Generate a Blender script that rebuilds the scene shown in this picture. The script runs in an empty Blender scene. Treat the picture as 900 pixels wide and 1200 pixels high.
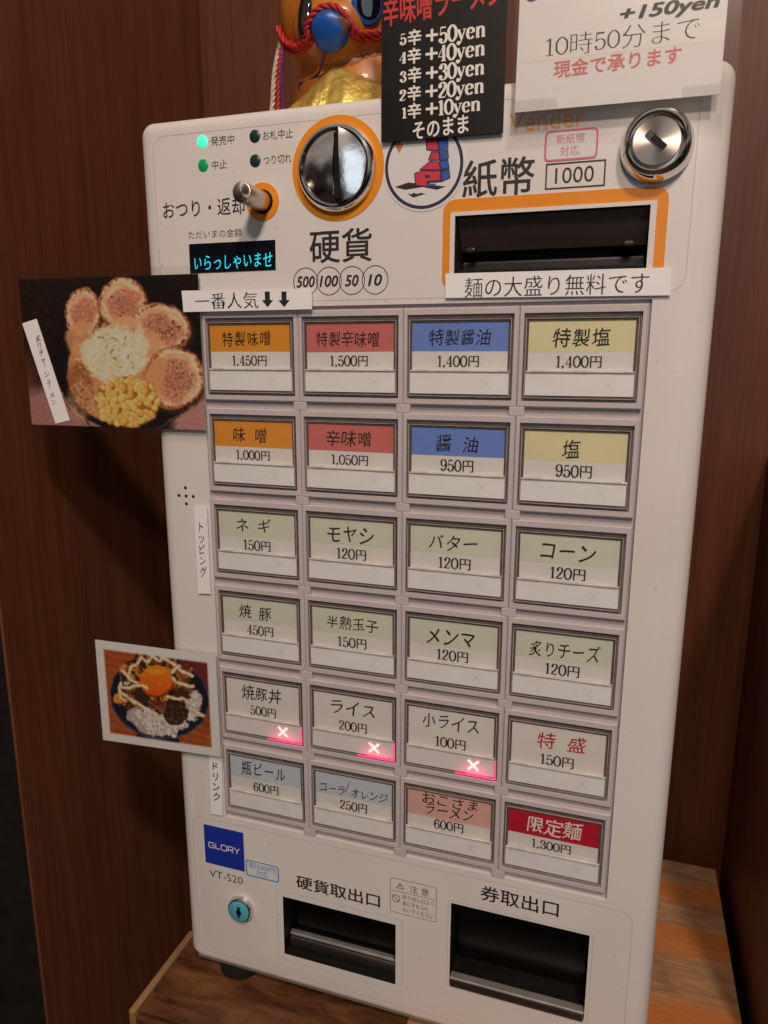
import bpy, bmesh, math, random
import numpy as np
from mathutils import Matrix, Vector
random.seed(7); rng = np.random.default_rng(5)
SC = bpy.context.scene; COL = SC.collection
S = 0.001                      # one unit of this script = 1 mm
ZB = 1.347                     # the front's origin stands this high above the floor (m)
def W(x, y, z): return Vector((x*S, y*S, z*S + ZB))

# ------------------------------------------------------------------ camera
FPX = 849.31
CAM = np.array([229.2107, -372.6405, -19.6823])
RM = np.array([[0.94982276, 0.31278497, 0.00151393], [0.06715568, -0.19919722, -0.97765546], [-0.30549443, 0.92870126, -0.21020734]])
cd = bpy.data.cameras.new('camera'); cam = bpy.data.objects.new('camera', cd); COL.objects.link(cam)
cd.sensor_fit = 'HORIZONTAL'; cd.sensor_width = 36; cd.lens = FPX/900*36
cd.clip_start = 0.01; cd.clip_end = 60
m3 = Matrix([[RM[0][i], -RM[1][i], -RM[2][i]] for i in range(3)])
cam.matrix_world = Matrix.Translation(W(*CAM)) @ m3.to_4x4()
cd.dof.use_dof = True; cd.dof.focus_distance = 0.405; cd.dof.aperture_fstop = (cd.lens/1000)/0.0013
SC.camera = cam

# ------------------------------------------------------------------ light
SC.view_settings.view_transform = 'Standard'; SC.view_settings.look = 'None'
SC.view_settings.exposure = 0.0; SC.view_settings.gamma = 1.0
SC.render.engine = 'CYCLES'; SC.cycles.use_denoising = True
SC.cycles.max_bounces = 8; SC.cycles.transparent_max_bounces = 12
SC.cycles.sample_clamp_indirect = 4.0
wd = bpy.data.worlds.new('World'); SC.world = wd; wd.use_nodes = True
bgn = wd.node_tree.nodes['Background']; bgn.inputs[0].default_value = (1.0, 0.80, 0.66, 1); bgn.inputs[1].default_value = 0.045
_n = wd.node_tree.nodes; _l = wd.node_tree.links                              # dim, uneven indoor surroundings, lighter overhead
_tc = _n.new('ShaderNodeTexCoord'); _sx = _n.new('ShaderNodeSeparateXYZ'); _l.new(_tc.outputs['Generated'], _sx.inputs[0])
_nz = _n.new('ShaderNodeTexNoise'); _nz.inputs['Scale'].default_value = 2.6; _nz.inputs['Detail'].default_value = 3; _l.new(_tc.outputs['Generated'], _nz.inputs['Vector'])
_ad = _n.new('ShaderNodeMath'); _ad.operation = 'MULTIPLY_ADD'; _ad.inputs[1].default_value = .30; _l.new(_sx.outputs['Z'], _ad.inputs[0]); _l.new(_nz.outputs['Fac'], _ad.inputs[2])
_rp = _n.new('ShaderNodeValToRGB'); _e = _rp.color_ramp.elements; _e[0].position = .34; _e[0].color = (.06, .035, .025, 1); _e[1].position = .70; _e[1].color = (5.5, 4.7, 4.1, 1)
_m = _e.new(.54); _m.color = (.60, .44, .36, 1)
_l.new(_ad.outputs[0], _rp.inputs['Fac']); _l.new(_rp.outputs['Color'], bgn.inputs[0])
def lamp(name, pos, target, size, watts, col, shape='DISK'):
    l = bpy.data.lights.new(name, 'AREA'); l.shape = shape; l.size = size*S; l.energy = watts; l.color = col
    o = bpy.data.objects.new(name, l); COL.objects.link(o); o.location = W(*pos)
    d = W(*target) - W(*pos); o.rotation_euler = d.to_track_quat('-Z', 'Y').to_euler(); return o
lamp('warm_lamp', (710, -1250, 1472), (110, 0, -150), 170, 18.2, (1.0, 0.80, 0.66))  # ceiling lamp behind the camera, up to the right
lamp('warm_lamp', (310, -1300, 900), (110, 0, -150), 160, 7.9, (1.0, 0.82, 0.69))  # added fill lamp, no fixture known; lifts the lower front and back wall
lamp('window_light', (640, -1150, 30), (110, 0, -150), 560, 1.1, (0.76, 0.88, 1.0), 'SQUARE')

# ------------------------------------------------------------------ photograph measurements -> the machine's own front plane
def F(px, py, Y=0.0):
    d = RM.T @ np.array([(px-450)/FPX, (py-600)/FPX, 1.0])
    q = CAM + d*((Y-CAM[1])/d[1]); return float(q[0]), float(q[2])
def FB(x0, y0, x1, y1, Y=0.0):
    a, b = F(x0, y0, Y), F(x1, y1, Y); return (a[0], b[0], b[1], a[1])      # xmin, xmax, zmin, zmax

# ------------------------------------------------------------------ materials
def srgb(r, g, b):
    f = lambda c: c/12.92 if c <= .04045 else ((c+.055)/1.055)**2.4
    return (f(r/255), f(g/255), f(b/255), 1)
MATS = {}
def mat(name, col, rough=.5, metal=0.0, var=.06, vscale=40, bump=0.0, bscale=400, emit=None, estr=0, coat=0, spec=.5, trans=0, alpha=1, stretch=None):
    if name in MATS: return MATS[name]
    m = bpy.data.materials.new(name); m.use_nodes = True; MATS[name] = m
    nt = m.node_tree; N = nt.nodes; L = nt.links; p = N['Principled BSDF']
    if len(col) == 3: col = (*col, 1)
    p.inputs['Roughness'].default_value = rough; p.inputs['Metallic'].default_value = metal
    p.inputs['Coat Weight'].default_value = coat; p.inputs['Specular IOR Level'].default_value = spec
    p.inputs['Transmission Weight'].default_value = trans; p.inputs['Alpha'].default_value = alpha
    p.inputs['Base Color'].default_value = col
    tc = N.new('ShaderNodeTexCoord'); src = tc.outputs['Object']
    if stretch:
        mp = N.new('ShaderNodeMapping'); mp.inputs['Scale'].default_value = stretch; L.new(src, mp.inputs['Vector']); src = mp.outputs['Vector']
    if var:
        n = N.new('ShaderNodeTexNoise'); n.inputs['Scale'].default_value = vscale; n.inputs['Detail'].default_value = 5; L.new(src, n.inputs['Vector'])
        r = N.new('ShaderNodeValToRGB'); r.color_ramp.elements[0].position = .3; r.color_ramp.elements[1].position = .7
        r.color_ramp.elements[0].color = tuple(c*(1-var) for c in col[:3])+(1,); r.color_ramp.elements[1].color = tuple(min(1, c*(1+var)) for c in col[:3])+(1,)
        L.new(n.outputs['Fac'], r.inputs['Fac']); L.new(r.outputs['Color'], p.inputs['Base Color'])
        mr = N.new('ShaderNodeMapRange'); mr.inputs['To Min'].default_value = max(0, rough*.85); mr.inputs['To Max'].default_value = min(1, rough*1.2)
        L.new(n.outputs['Fac'], mr.inputs['Value']); L.new(mr.outputs['Result'], p.inputs['Roughness'])
    if bump:
        n2 = N.new('ShaderNodeTexNoise'); n2.inputs['Scale'].default_value = bscale; n2.inputs['Detail'].default_value = 4; L.new(src, n2.inputs['Vector'])
        b = N.new('ShaderNodeBump'); b.inputs['Strength'].default_value = bump; b.inputs['Distance'].default_value = .0006
        L.new(n2.outputs['Fac'], b.inputs['Height']); L.new(b.outputs['Normal'], p.inputs['Normal'])
    if emit:
        p.inputs['Emission Color'].default_value = (*emit[:3], 1); p.inputs['Emission Strength'].default_value = estr
    return m
def clear_mat(name, tint=(1, 1, 1), gloss=.10, rough=.12, fr=1.45):
    m = bpy.data.materials.new(name); m.use_nodes = True; MATS[name] = m
    nt = m.node_tree; N = nt.nodes; L = nt.links; N.remove(N['Principled BSDF']); out = N['Material Output']
    t = N.new('ShaderNodeBsdfTransparent'); t.inputs[0].default_value = (*tint, 1)
    g = N.new('ShaderNodeBsdfGlossy'); g.inputs['Roughness'].default_value = rough
    f = N.new('ShaderNodeLayerWeight'); f.inputs['Blend'].default_value = .12
    mu = N.new('ShaderNodeMath'); mu.operation = 'MULTIPLY_ADD'; mu.inputs[1].default_value = .5; mu.inputs[2].default_value = gloss*.3; L.new(f.outputs['Facing'], mu.inputs[0])
    n = N.new('ShaderNodeTexNoise'); n.inputs['Scale'].default_value = 34; gp = N.new('ShaderNodeNewGeometry'); L.new(gp.outputs['Position'], n.inputs['Vector']); bb = N.new('ShaderNodeBump'); bb.inputs['Strength'].default_value = .03; bb.inputs['Distance'].default_value = .001
    L.new(n.outputs['Fac'], bb.inputs['Height']); L.new(bb.outputs['Normal'], g.inputs['Normal'])
    mx = N.new('ShaderNodeMixShader'); L.new(mu.outputs[0], mx.inputs[0]); L.new(t.outputs[0], mx.inputs[1]); L.new(g.outputs[0], mx.inputs[2]); L.new(mx.outputs[0], out.inputs[0])
    return m
def vcol_mat(name, rough=.35):
    m = mat(name, (1, 1, 1), rough=rough, var=0); nt = m.node_tree
    a = nt.nodes.new('ShaderNodeVertexColor'); a.layer_name = 'print'
    nt.links.new(a.outputs['Color'], nt.nodes['Principled BSDF'].inputs['Base Color']); return m
def wood_mat(name, c1, c2, scale, stretch, rough=.45, c3=None, bump=.15, ring=None):
    m = bpy.data.materials.new(name); m.use_nodes = True; MATS[name] = m
    nt = m.node_tree; N = nt.nodes; L = nt.links; p = N['Principled BSDF']; p.inputs['Roughness'].default_value = rough; p.inputs['Specular IOR Level'].default_value = .3
    tc = N.new('ShaderNodeTexCoord'); mp = N.new('ShaderNodeMapping'); mp.inputs['Scale'].default_value = stretch; L.new(tc.outputs['Object'], mp.inputs['Vector'])
    n = N.new('ShaderNodeTexNoise'); n.inputs['Scale'].default_value = scale; n.inputs['Detail'].default_value = 9; n.inputs['Roughness'].default_value = .62; n.inputs['Distortion'].default_value = .6
    L.new(mp.outputs['Vector'], n.inputs['Vector'])
    r = N.new('ShaderNodeValToRGB'); e = r.color_ramp.elements; e[0].position = .34; e[0].color = (*c1, 1); e[1].position = .68; e[1].color = (*c2, 1)
    L.new(n.outputs['Fac'], r.inputs['Fac']); colout = r.outputs['Color']
    if c3:
        mp2 = N.new('ShaderNodeMapping'); mp2.inputs['Scale'].default_value = ring; L.new(tc.outputs['Object'], mp2.inputs['Vector'])
        w = N.new('ShaderNodeTexWave'); w.wave_type = 'BANDS'; w.bands_direction = 'Y'; w.inputs['Scale'].default_value = 1; w.inputs['Distortion'].default_value = 9; w.inputs['Detail'].default_value = 2.5; w.inputs['Detail Scale'].default_value = .45
        L.new(mp2.outputs['Vector'], w.inputs['Vector'])
        r2 = N.new('ShaderNodeValToRGB'); r2.color_ramp.elements[0].position = .52; r2.color_ramp.elements[1].position = .80
        r2.color_ramp.elements[0].color = (0, 0, 0, 1); r2.color_ramp.elements[1].color = (.85, .85, .85, 1)
        nb_ = N.new('ShaderNodeTexNoise'); nb_.inputs['Scale'].default_value = 1.6; nb_.inputs['Detail'].default_value = 6; nb_.inputs['Distortion'].default_value = 1.2; L.new(mp.outputs['Vector'], nb_.inputs['Vector'])
        mm = N.new('ShaderNodeMath'); mm.operation = 'MULTIPLY_ADD'; mm.inputs[1].default_value = .55; L.new(w.outputs['Fac'], mm.inputs[0])
        ms_ = N.new('ShaderNodeMath'); ms_.operation = 'MULTIPLY'; ms_.inputs[1].default_value = .75; L.new(nb_.outputs['Fac'], ms_.inputs[0]); L.new(ms_.outputs[0], mm.inputs[2]); L.new(mm.outputs[0], r2.inputs['Fac'])
        mx = N.new('ShaderNodeMix'); mx.data_type = 'RGBA'; L.new(r2.outputs['Color'], mx.inputs['Factor']); L.new(colout, mx.inputs[6]); mx.inputs[7].default_value = (*c3, 1)
        colout = mx.outputs[2]
    mf = N.new('ShaderNodeMapping'); mf.inputs['Scale'].default_value = tuple((q*7 if q > min(stretch)*1.5 else q*.9) for q in stretch); L.new(tc.outputs['Object'], mf.inputs['Vector'])
    nf = N.new('ShaderNodeTexNoise'); nf.inputs['Scale'].default_value = scale*1.6; nf.inputs['Detail'].default_value = 3; L.new(mf.outputs['Vector'], nf.inputs['Vector'])
    rf = N.new('ShaderNodeMapRange'); rf.inputs['From Min'].default_value = .35; rf.inputs['From Max'].default_value = .65; rf.inputs['To Min'].default_value = .86; rf.inputs['To Max'].default_value = 1.10; L.new(nf.outputs['Fac'], rf.inputs['Value'])
    vm = N.new('ShaderNodeVectorMath'); vm.operation = 'SCALE'; L.new(colout, vm.inputs[0]); L.new(rf.outputs['Result'], vm.inputs['Scale']); colout = vm.outputs['Vector']
    L.new(colout, p.inputs['Base Color'])
    b = N.new('ShaderNodeBump'); b.inputs['Strength'].default_value = bump; b.inputs['Distance'].default_value = .001; L.new(n.outputs['Fac'], b.inputs['Height']); L.new(b.outputs['Normal'], p.inputs['Normal'])
    return m

M_body = mat('warm_white_plastic', (.75, .705, .675), rough=.42, var=.025, vscale=18, bump=.05, bscale=900)
def wear(m):
    nt = m.node_tree; N = nt.nodes; L = nt.links; p = N['Principled BSDF']; src = p.inputs['Base Color'].links[0].from_socket
    tc = N.new('ShaderNodeTexCoord')
    for sc, lo, hi, c, f in ((7, .50, .80, (.60, .50, .38, 1), .22), (260, .70, .78, (.30, .24, .19, 1), .45), (900, .73, .80, (.25, .20, .16, 1), .5)):
        n = N.new('ShaderNodeTexNoise'); n.inputs['Scale'].default_value = sc; n.inputs['Detail'].default_value = 3; L.new(tc.outputs['Object'], n.inputs['Vector'])
        mr = N.new('ShaderNodeMapRange'); mr.inputs['From Min'].default_value = lo; mr.inputs['From Max'].default_value = hi; mr.inputs['To Max'].default_value = f; L.new(n.outputs['Fac'], mr.inputs['Value'])
        mx = N.new('ShaderNodeMix'); mx.data_type = 'RGBA'; L.new(mr.outputs['Result'], mx.inputs['Factor']); L.new(src, mx.inputs[6]); mx.inputs[7].default_value = c; src = mx.outputs[2]
    L.new(src, p.inputs['Base Color'])
wear(M_body)
M_side = mat('cream_plastic', (.74, .68, .58), rough=.4, var=.03, vscale=14)
M_seam = mat('seam_grey', (.40, .35, .32), rough=.6, var=0)
M_bezel = mat('lilac_grey_plastic', (.57, .505, .515), rough=.38, var=.04, vscale=30)
M_base = mat('lilac_grey_recess', (.47, .41, .42), rough=.5, var=.05, vscale=30)
M_well = mat('smoky_acrylic_edge', (.13, .10, .09), rough=.2, var=.25, vscale=120, coat=.5)
M_ink = mat('black_ink', (.018, .014, .014), rough=.6, var=0)
M_inkg = mat('grey_ink', (.10, .08, .075), rough=.6, var=0)
M_redink = mat('red_ink', (.55, .02, .03), rough=.6, var=0)
M_pinkink = mat('pink_ink', (.78, .20, .20), rough=.6, var=0)
M_whiteink = mat('white_ink', (.85, .80, .74), rough=.6, var=0)
M_purple = mat('purple_ink', (.22, .03, .25), rough=.6, var=0)
M_card = mat('white_card', (.80, .77, .72), rough=.55, var=.03, vscale=60)
M_slip = mat('white_slip', (.90, .885, .87), rough=.5, var=.05, vscale=45)
M_paper = mat('white_paper', (.89, .88, .885), rough=.6, var=.02, vscale=50)
M_orange = mat('orange_plastic', (.83, .27, .008), rough=.4, var=.03)
M_chrome = mat('chrome', (.78, .76, .74), rough=.07, metal=1, var=.05, vscale=30)
M_satin = mat('satin_highlight', (.72, .69, .66), rough=.42, metal=.85, var=.08, vscale=90)
M_worn = mat('worn_chrome', (.86, .84, .82), rough=.16, metal=1, var=.12, vscale=90, bump=.25, bscale=130)
M_steel = mat('brushed_steel', (.55, .50, .46), rough=.24, metal=1, var=.12, vscale=160, bump=.15, bscale=300, stretch=(1, 1, 14))
M_turned = mat('turned_steel', (.55, .47, .41), rough=.30, metal=1, var=0)
_p = M_turned.node_tree.nodes['Principled BSDF']; _p.inputs['Anisotropic'].default_value = .85
_t = M_turned.node_tree.nodes.new('ShaderNodeTangent'); _t.direction_type = 'RADIAL'; _t.axis = 'Y'; M_turned.node_tree.links.new(_t.outputs[0], _p.inputs['Tangent'])
M_dsteel = mat('dark_steel', (.22, .205, .20), rough=.3, metal=1, var=.1)
M_dark = mat('black_cavity', (.008, .007, .007), rough=.5, var=.2, spec=.2)
M_dark2 = mat('dark_brown_plastic', (.030, .023, .021), rough=.35, var=.15)
M_rubber = mat('black_rubber', (.005, .0045, .004), rough=.7, var=.1)
M_clear = clear_mat('clear_acrylic')
M_film = clear_mat('clear_film', (.985, .98, .97), rough=.18, fr=1.35)

M_tape = clear_mat('glossy_tape', (.995, .995, .99), gloss=.12, rough=.1)
# ------------------------------------------------------------------ mesh builder (units; +Y is into the machine)
class MB:
    def __init__(self): self.v = []; self.f = []; self.mi = []; self.sm = []
    def add(self, vs, fs, mi=0, smooth=False):
        o = len(self.v); self.v += [tuple(map(float, a)) for a in vs]
        for f in fs: self.f.append([i+o for i in f]); self.mi.append(mi); self.sm.append(smooth)
        return self
    def box(self, x0, x1, y0, y1, z0, z1, mi=0):
        v = [(x, y, z) for x in (x0, x1) for y in (y0, y1) for z in (z0, z1)]
        return self.add(v, [(0, 1, 3, 2), (4, 6, 7, 5), (0, 4, 5, 1), (2, 3, 7, 6), (0, 2, 6, 4), (1, 5, 7, 3)], mi)
    def bbox(self, x0, x1, y0, y1, z0, z1, b=.6, mi=0, seg=2):
        bm = bmesh.new(); bmesh.ops.create_cube(bm, size=1)
        for v in bm.verts: v.co = Vector(((x0+x1)/2+v.co.x*(x1-x0), (y0+y1)/2+v.co.y*(y1-y0), (z0+z1)/2+v.co.z*(z1-z0)))
        bmesh.ops.bevel(bm, geom=list(bm.edges), offset=b, segments=seg, affect='EDGES', profile=.5)
        bm.verts.index_update()
        self.add([v.co for v in bm.verts], [[v.index for v in f.verts] for f in bm.faces], mi); bm.free(); return self
    def poly(self, pts, y, th=.15, mi=0):                                   # flat outline in the front plane, given a thickness
        n = len(pts); v = [(x, y, z) for x, z in pts]+[(x, y+th, z) for x, z in pts]
        return self.add(v, [list(range(n)), list(range(2*n-1, n-1, -1))]+[(i, i+n, (i+1) % n+n, (i+1) % n) for i in range(n)], mi)
    def ring(self, outer, inner, y, th=.15, mi=0):
        n = len(outer); v = [(x, y, z) for x, z in outer]+[(x, y, z) for x, z in inner]+[(x, y+th, z) for x, z in outer]+[(x, y+th, z) for x, z in inner]
        fs = []
        for i in range(n):
            j = (i+1) % n; fs += [(i, j, n+j, n+i), (2*n+i, 3*n+i, 3*n+j, 2*n+j), (i, 2*n+i, 2*n+j, j), (n+i, n+j, 3*n+j, 3*n+i)]
        return self.add(v, fs, mi)
    def lathe(self, cx, cz, prof, n=48, mi=0, smooth=True, y0=0, dx=0, dz=0):   # prof: (radius, y); axis along Y, optional slant per y
        vs = []; fs = []
        for r, y in prof:
            for k in range(n):
                a = 2*math.pi*k/n; vs.append((cx+dx*y+r*math.cos(a), y0+y, cz+dz*y+r*math.sin(a)))
        for i in range(len(prof)-1):
            for k in range(n):
                j = (k+1) % n; fs.append((i*n+k, i*n+j, (i+1)*n+j, (i+1)*n+k))
        fs.append(list(range(n-1, -1, -1))); fs.append([(len(prof)-1)*n+k for k in range(n)])
        return self.add(vs, fs, mi, smooth)
    def tube(self, pts, r, n=8, mi=0, taper=None):
        P = [Vector(p) for p in pts]; vs = []; fs = []
        for i, p in enumerate(P):
            t = (P[min(i+1, len(P)-1)]-P[max(i-1, 0)]).normalized(); u = t.cross(Vector((.31, .2, .93))).normalized(); w = t.cross(u)
            rr = r if taper is None else r*taper[i]
            for k in range(n):
                a = 2*math.pi*k/n+i*.0; vs.append(p+u*rr*math.cos(a)+w*rr*math.sin(a))
        for i in range(len(P)-1):
            for k in range(n):
                j = (k+1) % n; fs.append((i*n+k, i*n+j, (i+1)*n+j, (i+1)*n+k))
        fs += [list(range(n-1, -1, -1)), [(len(P)-1)*n+k for k in range(n)]]
        return self.add(vs, fs, mi, True)
    def build(self, name, mats, parent=None, sharp=35):
        if not isinstance(mats, (list, tuple)): mats = [mats]
        me = bpy.data.meshes.new(name); me.from_pydata([W(*v) for v in self.v] if parent is None or parent.type == 'MESH' and False else [W(*v) for v in self.v], [], self.f)
        for m in mats: me.materials.append(m)
        me.polygons.foreach_set('material_index', self.mi); me.polygons.foreach_set('use_smooth', self.sm)
        if any(self.sm): me.set_sharp_from_angle(angle=math.radians(sharp))
        o = bpy.data.objects.new(name, me); COL.objects.link(o)
        adopt(o, parent); return o
def wpos(o):
    p = o.location.copy(); q = o.parent
    while q: p += q.location; q = q.parent
    return p
def adopt(o, parent):
    """meshes are built in room coordinates; move their origin onto the thing they belong to"""
    me = o.data
    cs = np.empty(len(me.vertices)*3); me.vertices.foreach_get('co', cs); cs = cs.reshape(-1, 3)
    lo, hi = cs.min(0), cs.max(0); org = Vector(((lo[0]+hi[0])/2, (lo[1]+hi[1])/2, lo[2]))
    cs -= np.array(org); me.vertices.foreach_set('co', cs.ravel()); me.update()
    if parent: o.parent = parent; o.location = org - wpos(parent)
    else: o.location = org
def empty(name, x, y, z, label, cat, group=None):
    o = bpy.data.objects.new(name, None); COL.objects.link(o); o.location = W(x, y, z); o.empty_display_size = .02; tag(o, label, cat, group); return o
def tag(o, label, cat, group=None):
    o['label'] = label; o['category'] = cat
    if group: o['group'] = group
    return o
def rrect(x0, x1, z0, z1, r, n=5):
    out = []
    for cx, cz, a0 in ((x1-r, z1-r, 0), (x0+r, z1-r, 90), (x0+r, z0+r, 180), (x1-r, z0+r, 270)):
        for k in range(n+1):
            a = math.radians(a0+90*k/n); out.append((cx+r*math.cos(a), cz+r*math.sin(a)))
    return out
def circ(cx, cz, r, n=48, rz=None): return [(cx+r*math.cos(2*math.pi*k/n), cz+(rz or r)*math.sin(2*math.pi*k/n)) for k in range(n)]

# ------------------------------------------------------------------ lettering
GC = {}
def glyph(s, off=0.0, res=3):
    k = (s, off, res)
    if k in GC: return GC[k]
    c = bpy.data.curves.new('t', 'FONT'); c.body = s; c.offset = off; c.resolution_u = res; c.fill_mode = 'FRONT'
    o = bpy.data.objects.new('t', c); COL.objects.link(o)
    me = bpy.data.meshes.new_from_object(o.evaluated_get(bpy.context.evaluated_depsgraph_get()))
    v = np.array([tuple(a.co)[:2] for a in me.vertices]).reshape(-1, 2); f = [list(p.vertices) for p in me.polygons]
    bpy.data.objects.remove(o); bpy.data.curves.remove(c); bpy.data.meshes.remove(me)
    GC[k] = (v, f); return GC[k]
def flat(mesh, shear=0.0):
    v, f = mesh; v = v.copy(); v[:, 0] += shear*v[:, 1]; return v, f
def join(parts):
    V = []; Fs = []; n = 0; L = []
    for (v, f, l) in parts:
        V.append(v); Fs += [[i+n for i in a] for a in f]; L += [l]*len(v); n += len(v)
    return np.vstack(V), Fs, np.array(L)
def sans(s, off=0.0, shear=0.0):
    if off > 0:                                                            # heavier: overprint small shifts of the regular weight
        v, f = flat(glyph(s, 0), shear); e = off*.9; return join([(v+np.array(q)*e, f, i) for i, q in enumerate(((-1, -.6), (1, -.6), (-1, .6), (1, .6), (0, 0), (0, -.8), (0, .8)))])
    v, f = flat(glyph(s, off), shear); return v, f, np.zeros(len(v))
def mincho(s, thin=-.015, d=.014, shear=0.0):                              # thin horizontals, fuller verticals
    if thin > 0: return sans(s, thin+d, shear)
    v, f = flat(glyph(s, thin), shear)
    return join([(v+np.array([-d, 0]), f, 0), (v+np.array([d, 0]), f, 1), (v, f, 2)])
def hand(s, off=-.003, wob=.03, seed=0, gap=1.0, pen=.010):
    """written by hand: each character leans, grows and wavers a little on its own"""
    r = random.Random(sum(map(ord, s))+seed); parts = []; x = 0
    for ch in s:
        if ch == '/':
            q = np.array([(-.06, -.1), (.02, -.1), (.42, .95), (.36, .95)]); parts.append((q+np.array([x, 0]), [(0, 1, 2, 3)], 0)); x += .5; continue
        if ch == ' ': x += .55*gap; continue
        v, f = glyph(ch, off); v = v-np.array([0, 0]); a = math.radians(r.uniform(-4, 3)); sc = r.uniform(.9, 1.05); sh = r.uniform(.02, .12)
        w = (v[:, 0].max()-v[:, 0].min()) if len(v) else .5
        c = np.array([.5, .38]); q = (v-c)*sc; q[:, 0] += sh*q[:, 1]
        q = np.c_[q[:, 0]*math.cos(a)-q[:, 1]*math.sin(a), q[:, 0]*math.sin(a)+q[:, 1]*math.cos(a)]
        p1, p2 = r.uniform(0, 6), r.uniform(0, 6)
        q = q+wob*np.c_[np.sin(q[:, 1]*5+p1)*.6+np.sin(q[:, 1]*11+p2)*.3, np.sin(q[:, 0]*6+p2)*.6+.06/wob*0]
        q[:, 1] += .10*q[:, 0]*r.uniform(.2, 1)
        adv = 1.0 if ord(ch) > 255 else max(.35, w+.1)
        dy = r.uniform(-.03, .03)
        for i, e in enumerate(((0, 0), (pen, pen*.8), (-pen, -pen*.5))): parts.append((q+np.array([x+.5*adv+e[0], dy+e[1]]), f, i))
        x += adv*gap
    return join(parts)
def spline(P, closed=False, n=9):
    P = [np.array(p, float) for p in P]; out = []; N = len(P)
    for i in range(N if closed else N-1):
        p0, p1, p2, p3 = (P[(i-1) % N], P[i], P[(i+1) % N], P[(i+2) % N]) if closed else (P[max(i-1, 0)], P[i], P[i+1], P[min(i+2, N-1)])
        for k in range(n):
            t = k/n; out.append(.5*((2*p1)+(-p0+p2)*t+(2*p0-5*p1+4*p2-p3)*t*t+(-p0+3*p1-3*p2+p3)*t**3))
    if not closed: out.append(P[-1])
    return out
# a broad-nib serif hand: (kind, points[, weight]) per stroke; kind c closed curve, s open curve, l straight, d ball
NIB = {
 '0': (.56, [('c', [(.28, 1), (.08, .78), (.05, .5), (.08, .22), (.28, 0), (.48, .22), (.51, .5), (.48, .78)])]),
 '1': (.46, [('l', [(.26, 0), (.26, 1)]), ('l', [(.1, .02), (.42, .02)]), ('l', [(.26, .97), (.1, .86)])]),
 '2': (.54, [('s', [(.1, .76), (.14, .92), (.28, 1), (.43, .9), (.44, .72), (.33, .48), (.16, .24), (.06, .05)]), ('l', [(.06, .04), (.42, .04)], .09), ('l', [(.42, .04), (.48, .2)], .04), ('d', [(.12, .77)])]),
 '3': (.54, [('s', [(.1, .82), (.16, .95), (.28, 1), (.42, .9), (.43, .7), (.34, .57), (.22, .53)]), ('s', [(.22, .53), (.38, .49), (.47, .34), (.45, .13), (.3, 0), (.15, .04), (.07, .15)]), ('d', [(.12, .8)]), ('d', [(.1, .18)])]),
 '4': (.56, [('l', [(.37, 0), (.37, 1)]), ('l', [(.37, .99), (.04, .3)], .045), ('l', [(.04, .29), (.52, .29)], .05), ('l', [(.22, .02), (.5, .02)])]),
 '5': (.54, [('l', [(.11, .95), (.43, .95)], .10), ('l', [(.11, .97), (.09, .5)], .04), ('s', [(.09, .5), (.2, .6), (.33, .6), (.46, .46), (.46, .2), (.33, .02), (.17, .02), (.07, .14)]), ('d', [(.1, .17)])]),
 '6': (.54, [('s', [(.42, .86), (.32, .99), (.2, .92), (.08, .68), (.06, .36), (.14, .07), (.27, 0), (.42, .08), (.47, .3), (.4, .52), (.28, .57), (.14, .5), (.07, .36)]), ('d', [(.42, .85)])]),
 '9': (.54, [('s', [(.12, .14), (.22, .01), (.34, .08), (.46, .32), (.48, .64), (.4, .93), (.27, 1), (.12, .92), (.07, .7), (.14, .48), (.26, .43), (.4, .5), (.47, .64)]), ('d', [(.12, .15)])]),
 ',': (.26, [('d', [(.12, .06)]), ('l', [(.15, .05), (.07, -.16)], .05)]),
 'y': (.56, [('l', [(.08, .64), (.29, .06)]), ('s', [(.48, .64), (.3, .08), (.2, -.17), (.09, -.2)], .07), ('l', [(0, .63), (.2, .63)]), ('l', [(.36, .63), (.56, .63)]), ('d', [(.09, -.17)])]),
 'e': (.52, [('s', [(.1, .35), (.42, .36)], .05), ('s', [(.42, .36), (.42, .54), (.28, .66), (.13, .58), (.06, .34), (.12, .08), (.27, 0), (.44, .12)])]),
 'n': (.62, [('l', [(.14, 0), (.14, .64)]), ('s', [(.14, .46), (.26, .63), (.4, .62), (.48, .5), (.48, .02)]), ('l', [(.04, .02), (.26, .02)]), ('l', [(.38, .02), (.6, .02)]), ('l', [(.04, .63), (.14, .63)])]),
 'G': (1.25, [('s', [(1.12, .95), (.3, 1.0), (.05, .8), (.03, .3), (.2, .02), (.9, 0), (1.1, .12), (1.12, .45)]), ('l', [(1.17, .5), (.62, .5)])]), 'L': (1.05, [('l', [(.08, 1.05), (.08, -.05)]), ('l', [(.02, .02), (.98, .02)])]),
 'O': (1.28, [('c', [(.25, 1), (.95, 1), (1.15, .8), (1.15, .2), (.95, 0), (.25, 0), (.05, .2), (.05, .8)])]), 'R': (1.2, [('l', [(.08, 1.0), (.08, -.05)]), ('s', [(.06, 1), (.85, 1), (1.05, .85), (1.05, .6), (.85, .42), (.1, .4)]), ('l', [(.62, .42), (1.1, -.04)])]), 'Y': (1.1, [('l', [(.02, 1.04), (.54, .42)]), ('l', [(1.06, 1.04), (.54, .42)]), ('l', [(.54, .45), (.54, -.05)])]),
 '+': (.66, [('l', [(.06, .4), (.58, .4)], .11), ('l', [(.32, .14), (.32, .66)], .11)])}
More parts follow.
